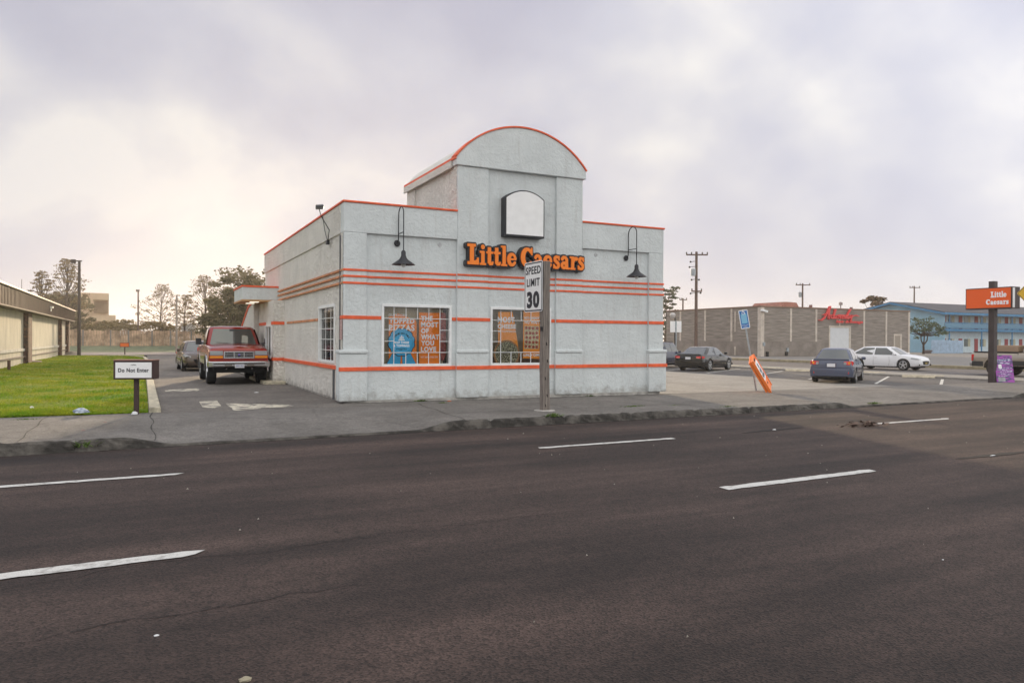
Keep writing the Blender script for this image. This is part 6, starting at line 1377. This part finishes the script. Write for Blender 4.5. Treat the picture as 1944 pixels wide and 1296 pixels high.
def tree(name, label, base, top, spread, m, n_cl=26, per=60, size=.28, style='open', trunk_r=.25, lean=0, group=None, hmin=.3, lay=.45):
    T = thing(name, label, 'tree', base, 0, group); b = Vector(base); hh = top-b.z; q = MB()
    tips = []; tr_top = Vector((b.x+lean*hh, b.y, b.z+hh*(.92 if style != 'broad' else .6)))
    mid = b.lerp(tr_top, .5)+Vector((random.uniform(-.3, .3), random.uniform(-.3, .3), 0)); q.tube([b-Vector((0, 0, .2)), b.lerp(mid, .5), mid, tr_top], [trunk_r, trunk_r*.8, trunk_r*.55, trunk_r*.15], 8)
    cl = []
    for i in range(n_cl):
        f_ = hmin+(1-hmin)*(i+.5)/n_cl if style != 'broad' else random.uniform(hmin, 1)
        sp_ = spread*(1-.55*f_ if style == 'conifer' else (1-.85*max(0, f_-.62)/.38 if style == 'open' else math.sqrt(max(.05, 1-((f_-.62)/.42)**2))))
        a = i*2.4+random.uniform(-.4, .4); rr_ = sp_*random.uniform(.45, 1.0)
        c_ = Vector((b.x+lean*hh*f_+rr_*math.cos(a), b.y+rr_*math.sin(a), b.z+hh*f_)); st_ = b.lerp(tr_top, min(.97, max(.15, f_-.14)))
        q.tube([st_, st_.lerp(c_, .5)+Vector((0, 0, -.02*hh)), c_], [trunk_r*.28*(1.2-f_), trunk_r*.16, .02], 5)
        cs = spread*random.uniform(.14, .34)
        cl.append(((c_.x, c_.y, c_.z), cs, cs*lay)); 
    q.build('trunk', M_bark, T); leaves(cl, per, size, m, T); return T
def tpos(px, t_, z=.5): p = at(px, 650, t_); return (p.x, p.y, z)
def tz(px, py, t_): return at(px, py, t_).z
tree('cypress_tree', 'layered open cypress leaning over the left building roof, nearer the left edge', tpos(78, 112), tz(78, 516, 112), 2.6, M_leafA, 51, 49, .15, 'open', .28, group='open-crowned cypresses behind the left building', hmin=.35, lay=.28)
tree('cypress_tree', 'taller layered cypress directly behind the tall dark pole', tpos(128, 114), tz(130, 492, 114), 3.4, M_leafA, 68, 49, .15, 'open', .32, group='open-crowned cypresses behind the left building', hmin=.40, lay=.26)
tree('dense_tree', 'dense brown-green crown between the tall dark pole and the left building roof', tpos(118, 120), tz(125, 560, 120), 5.2, M_leafB, 60, 110, .24, 'broad', .3, hmin=.15, group='rounded trees at the far left')
tree('cypress_tree', 'small open tree left of the thin pale pole', tpos(308, 122), tz(312, 541, 122), 4.1, M_leafA, 51, 37, .15, 'open', .22, group='open-crowned trees behind the wooden fence', hmin=.25, lay=.38)
tree('cypress_tree', 'slender open tree just right of the thin pale pole', tpos(352, 118), tz(352, 560, 118), 2.6, M_leafA, 37, 34, .15, 'open', .18, group='open-crowned trees behind the wooden fence', hmin=.25, lay=.38)
tree('cypress_tree', 'tallest open tree above the white panel board', tpos(388, 116), tz(390, 524, 116), 3.8, M_leafA, 57, 40, .15, 'open', .26, group='open-crowned trees behind the wooden fence', hmin=.28, lay=.38)
tree('cypress_tree', 'open tree with many gaps right above the red pickup', tpos(432, 112), tz(432, 545, 112), 3.4, M_leafA, 47, 43, .15, 'open', .24, group='open-crowned trees behind the wooden fence', hmin=.25, lay=.45)
tree('dense_tree', 'large dense dark tree behind the drive-through canopy', tpos(492, 96), tz(480, 512, 96), 6.0, M_leafB, 90, 150, .24, 'broad', .4, hmin=.10, group='dense trees behind the restaurant')
tree('dense_tree', 'lower dense dark tree left of the canopy, above the red pickup roof', tpos(440, 92), tz(440, 572, 92), 4.4, M_leafB, 70, 140, .24, 'broad', .3, hmin=.08, group='dense trees behind the restaurant')
tree('conifer', 'feathery conifer peeking out right of the restaurant corner', tpos(1262, 120), tz(1262, 545, 120), 3.6, leaf_mat('conifer_leaf', (.03, .045, .025), (.07, .09, .045)), 40, 60, .26, 'conifer', .25, hmin=.15, lay=.22)
tree('round_tree', 'reddish-green treetop showing above the warehouse near the motel gable', tpos(1663, 135, .2), tz(1663, 566, 135), 3.6, leaf_mat('reddish_leaf', (.06, .06, .03), (.20, .10, .05)), 30, 150, .3, 'broad', .3, hmin=.3)
tree('background_bush', 'low bushy mass over the wooden fence in the gap between the trees', tpos(250, 125, .5), tz(250, 611, 125), 8., leaf_mat('bush_leaf', (.10, .08, .03), (.20, .15, .06)), 40, 130, .3, 'broad', .1, hmin=.15, lay=.3)
wood = [((x, 190+12*math.sin(x*.13), 2.2+1.6*math.sin(x*.31)+1.2*math.sin(x*.83+1)), 5.5, 4.2) for x in range(16, 100, 4)]
tag(leaves(wood, 90, .75, M_leafB, None, 'far_wood'), 'far belt of trees beyond the parking lots', 'trees', kind='stuff')
# pruned street tree at the motel: forked trunk, umbrella crown
PT = thing('street_tree', 'pruned umbrella-shaped tree with a forked trunk before the blue motel', 'tree', (at(1753, 668, 98).x, at(1753, 668, 98).y, .03), 0)
tb = Vector(PT.location); rr3 = Vector((r0[0], r0[1], 0)); q = MB()
fork = tb+Vector((0, 0, 1.15)); q.tube([tb, tb+Vector((.03, 0, .6)), fork], [.17, .13, .13], 8)
tips = []
for ox, oz in ((-.35, 2.4), (.1, 2.5), (.55, 2.4)):
    m_ = fork+rr3*ox+Vector((0, 0, oz-1.15)); q.tube([fork, fork.lerp(m_, .5)+rr3*ox*.35, m_], [.10, .08, .07], 6)
    for k in range(13):
        a = random.uniform(0, 6.28); rd = random.uniform(.8, 3.0); c_ = tb+rr3*(rd*math.cos(a))+Vector((d0[0], d0[1], 0))*(rd*math.sin(a)*.8)+Vector((0, 0, random.uniform(2.9, 4.9)-.12*rd*rd)); q.tube([m_, m_.lerp(c_, .6)+Vector((0, 0, -.1)), c_], [.05, .03, .012], 5); tips.append(((c_.x, c_.y, c_.z+.1), .55, .26))
q.build('trunk', M_bark, PT); leaves(tips, 42, .15, M_leafC, PT)

# ------------------------------------------------------------------ thin sunlit haze
HZ = MB(); HZ.box(-910, 910, -910, 910, -1.3, 30); hm = bpy.data.materials.new('haze'); hm.use_nodes = True; ht = hm.node_tree; ht.nodes.remove(ht.nodes['Principled BSDF'])
pv = ht.nodes.new('ShaderNodeVolumePrincipled'); pv.inputs['Color'].default_value = (.95, .92, .90, 1); pv.inputs['Density'].default_value = .00055; pv.inputs['Anisotropy'].default_value = .6
ht.links.new(pv.outputs[0], ht.nodes['Material Output'].inputs['Volume']); ho = HZ.build('haze', hm); tag(ho, 'thin pale haze over the whole place', 'haze', kind='stuff')
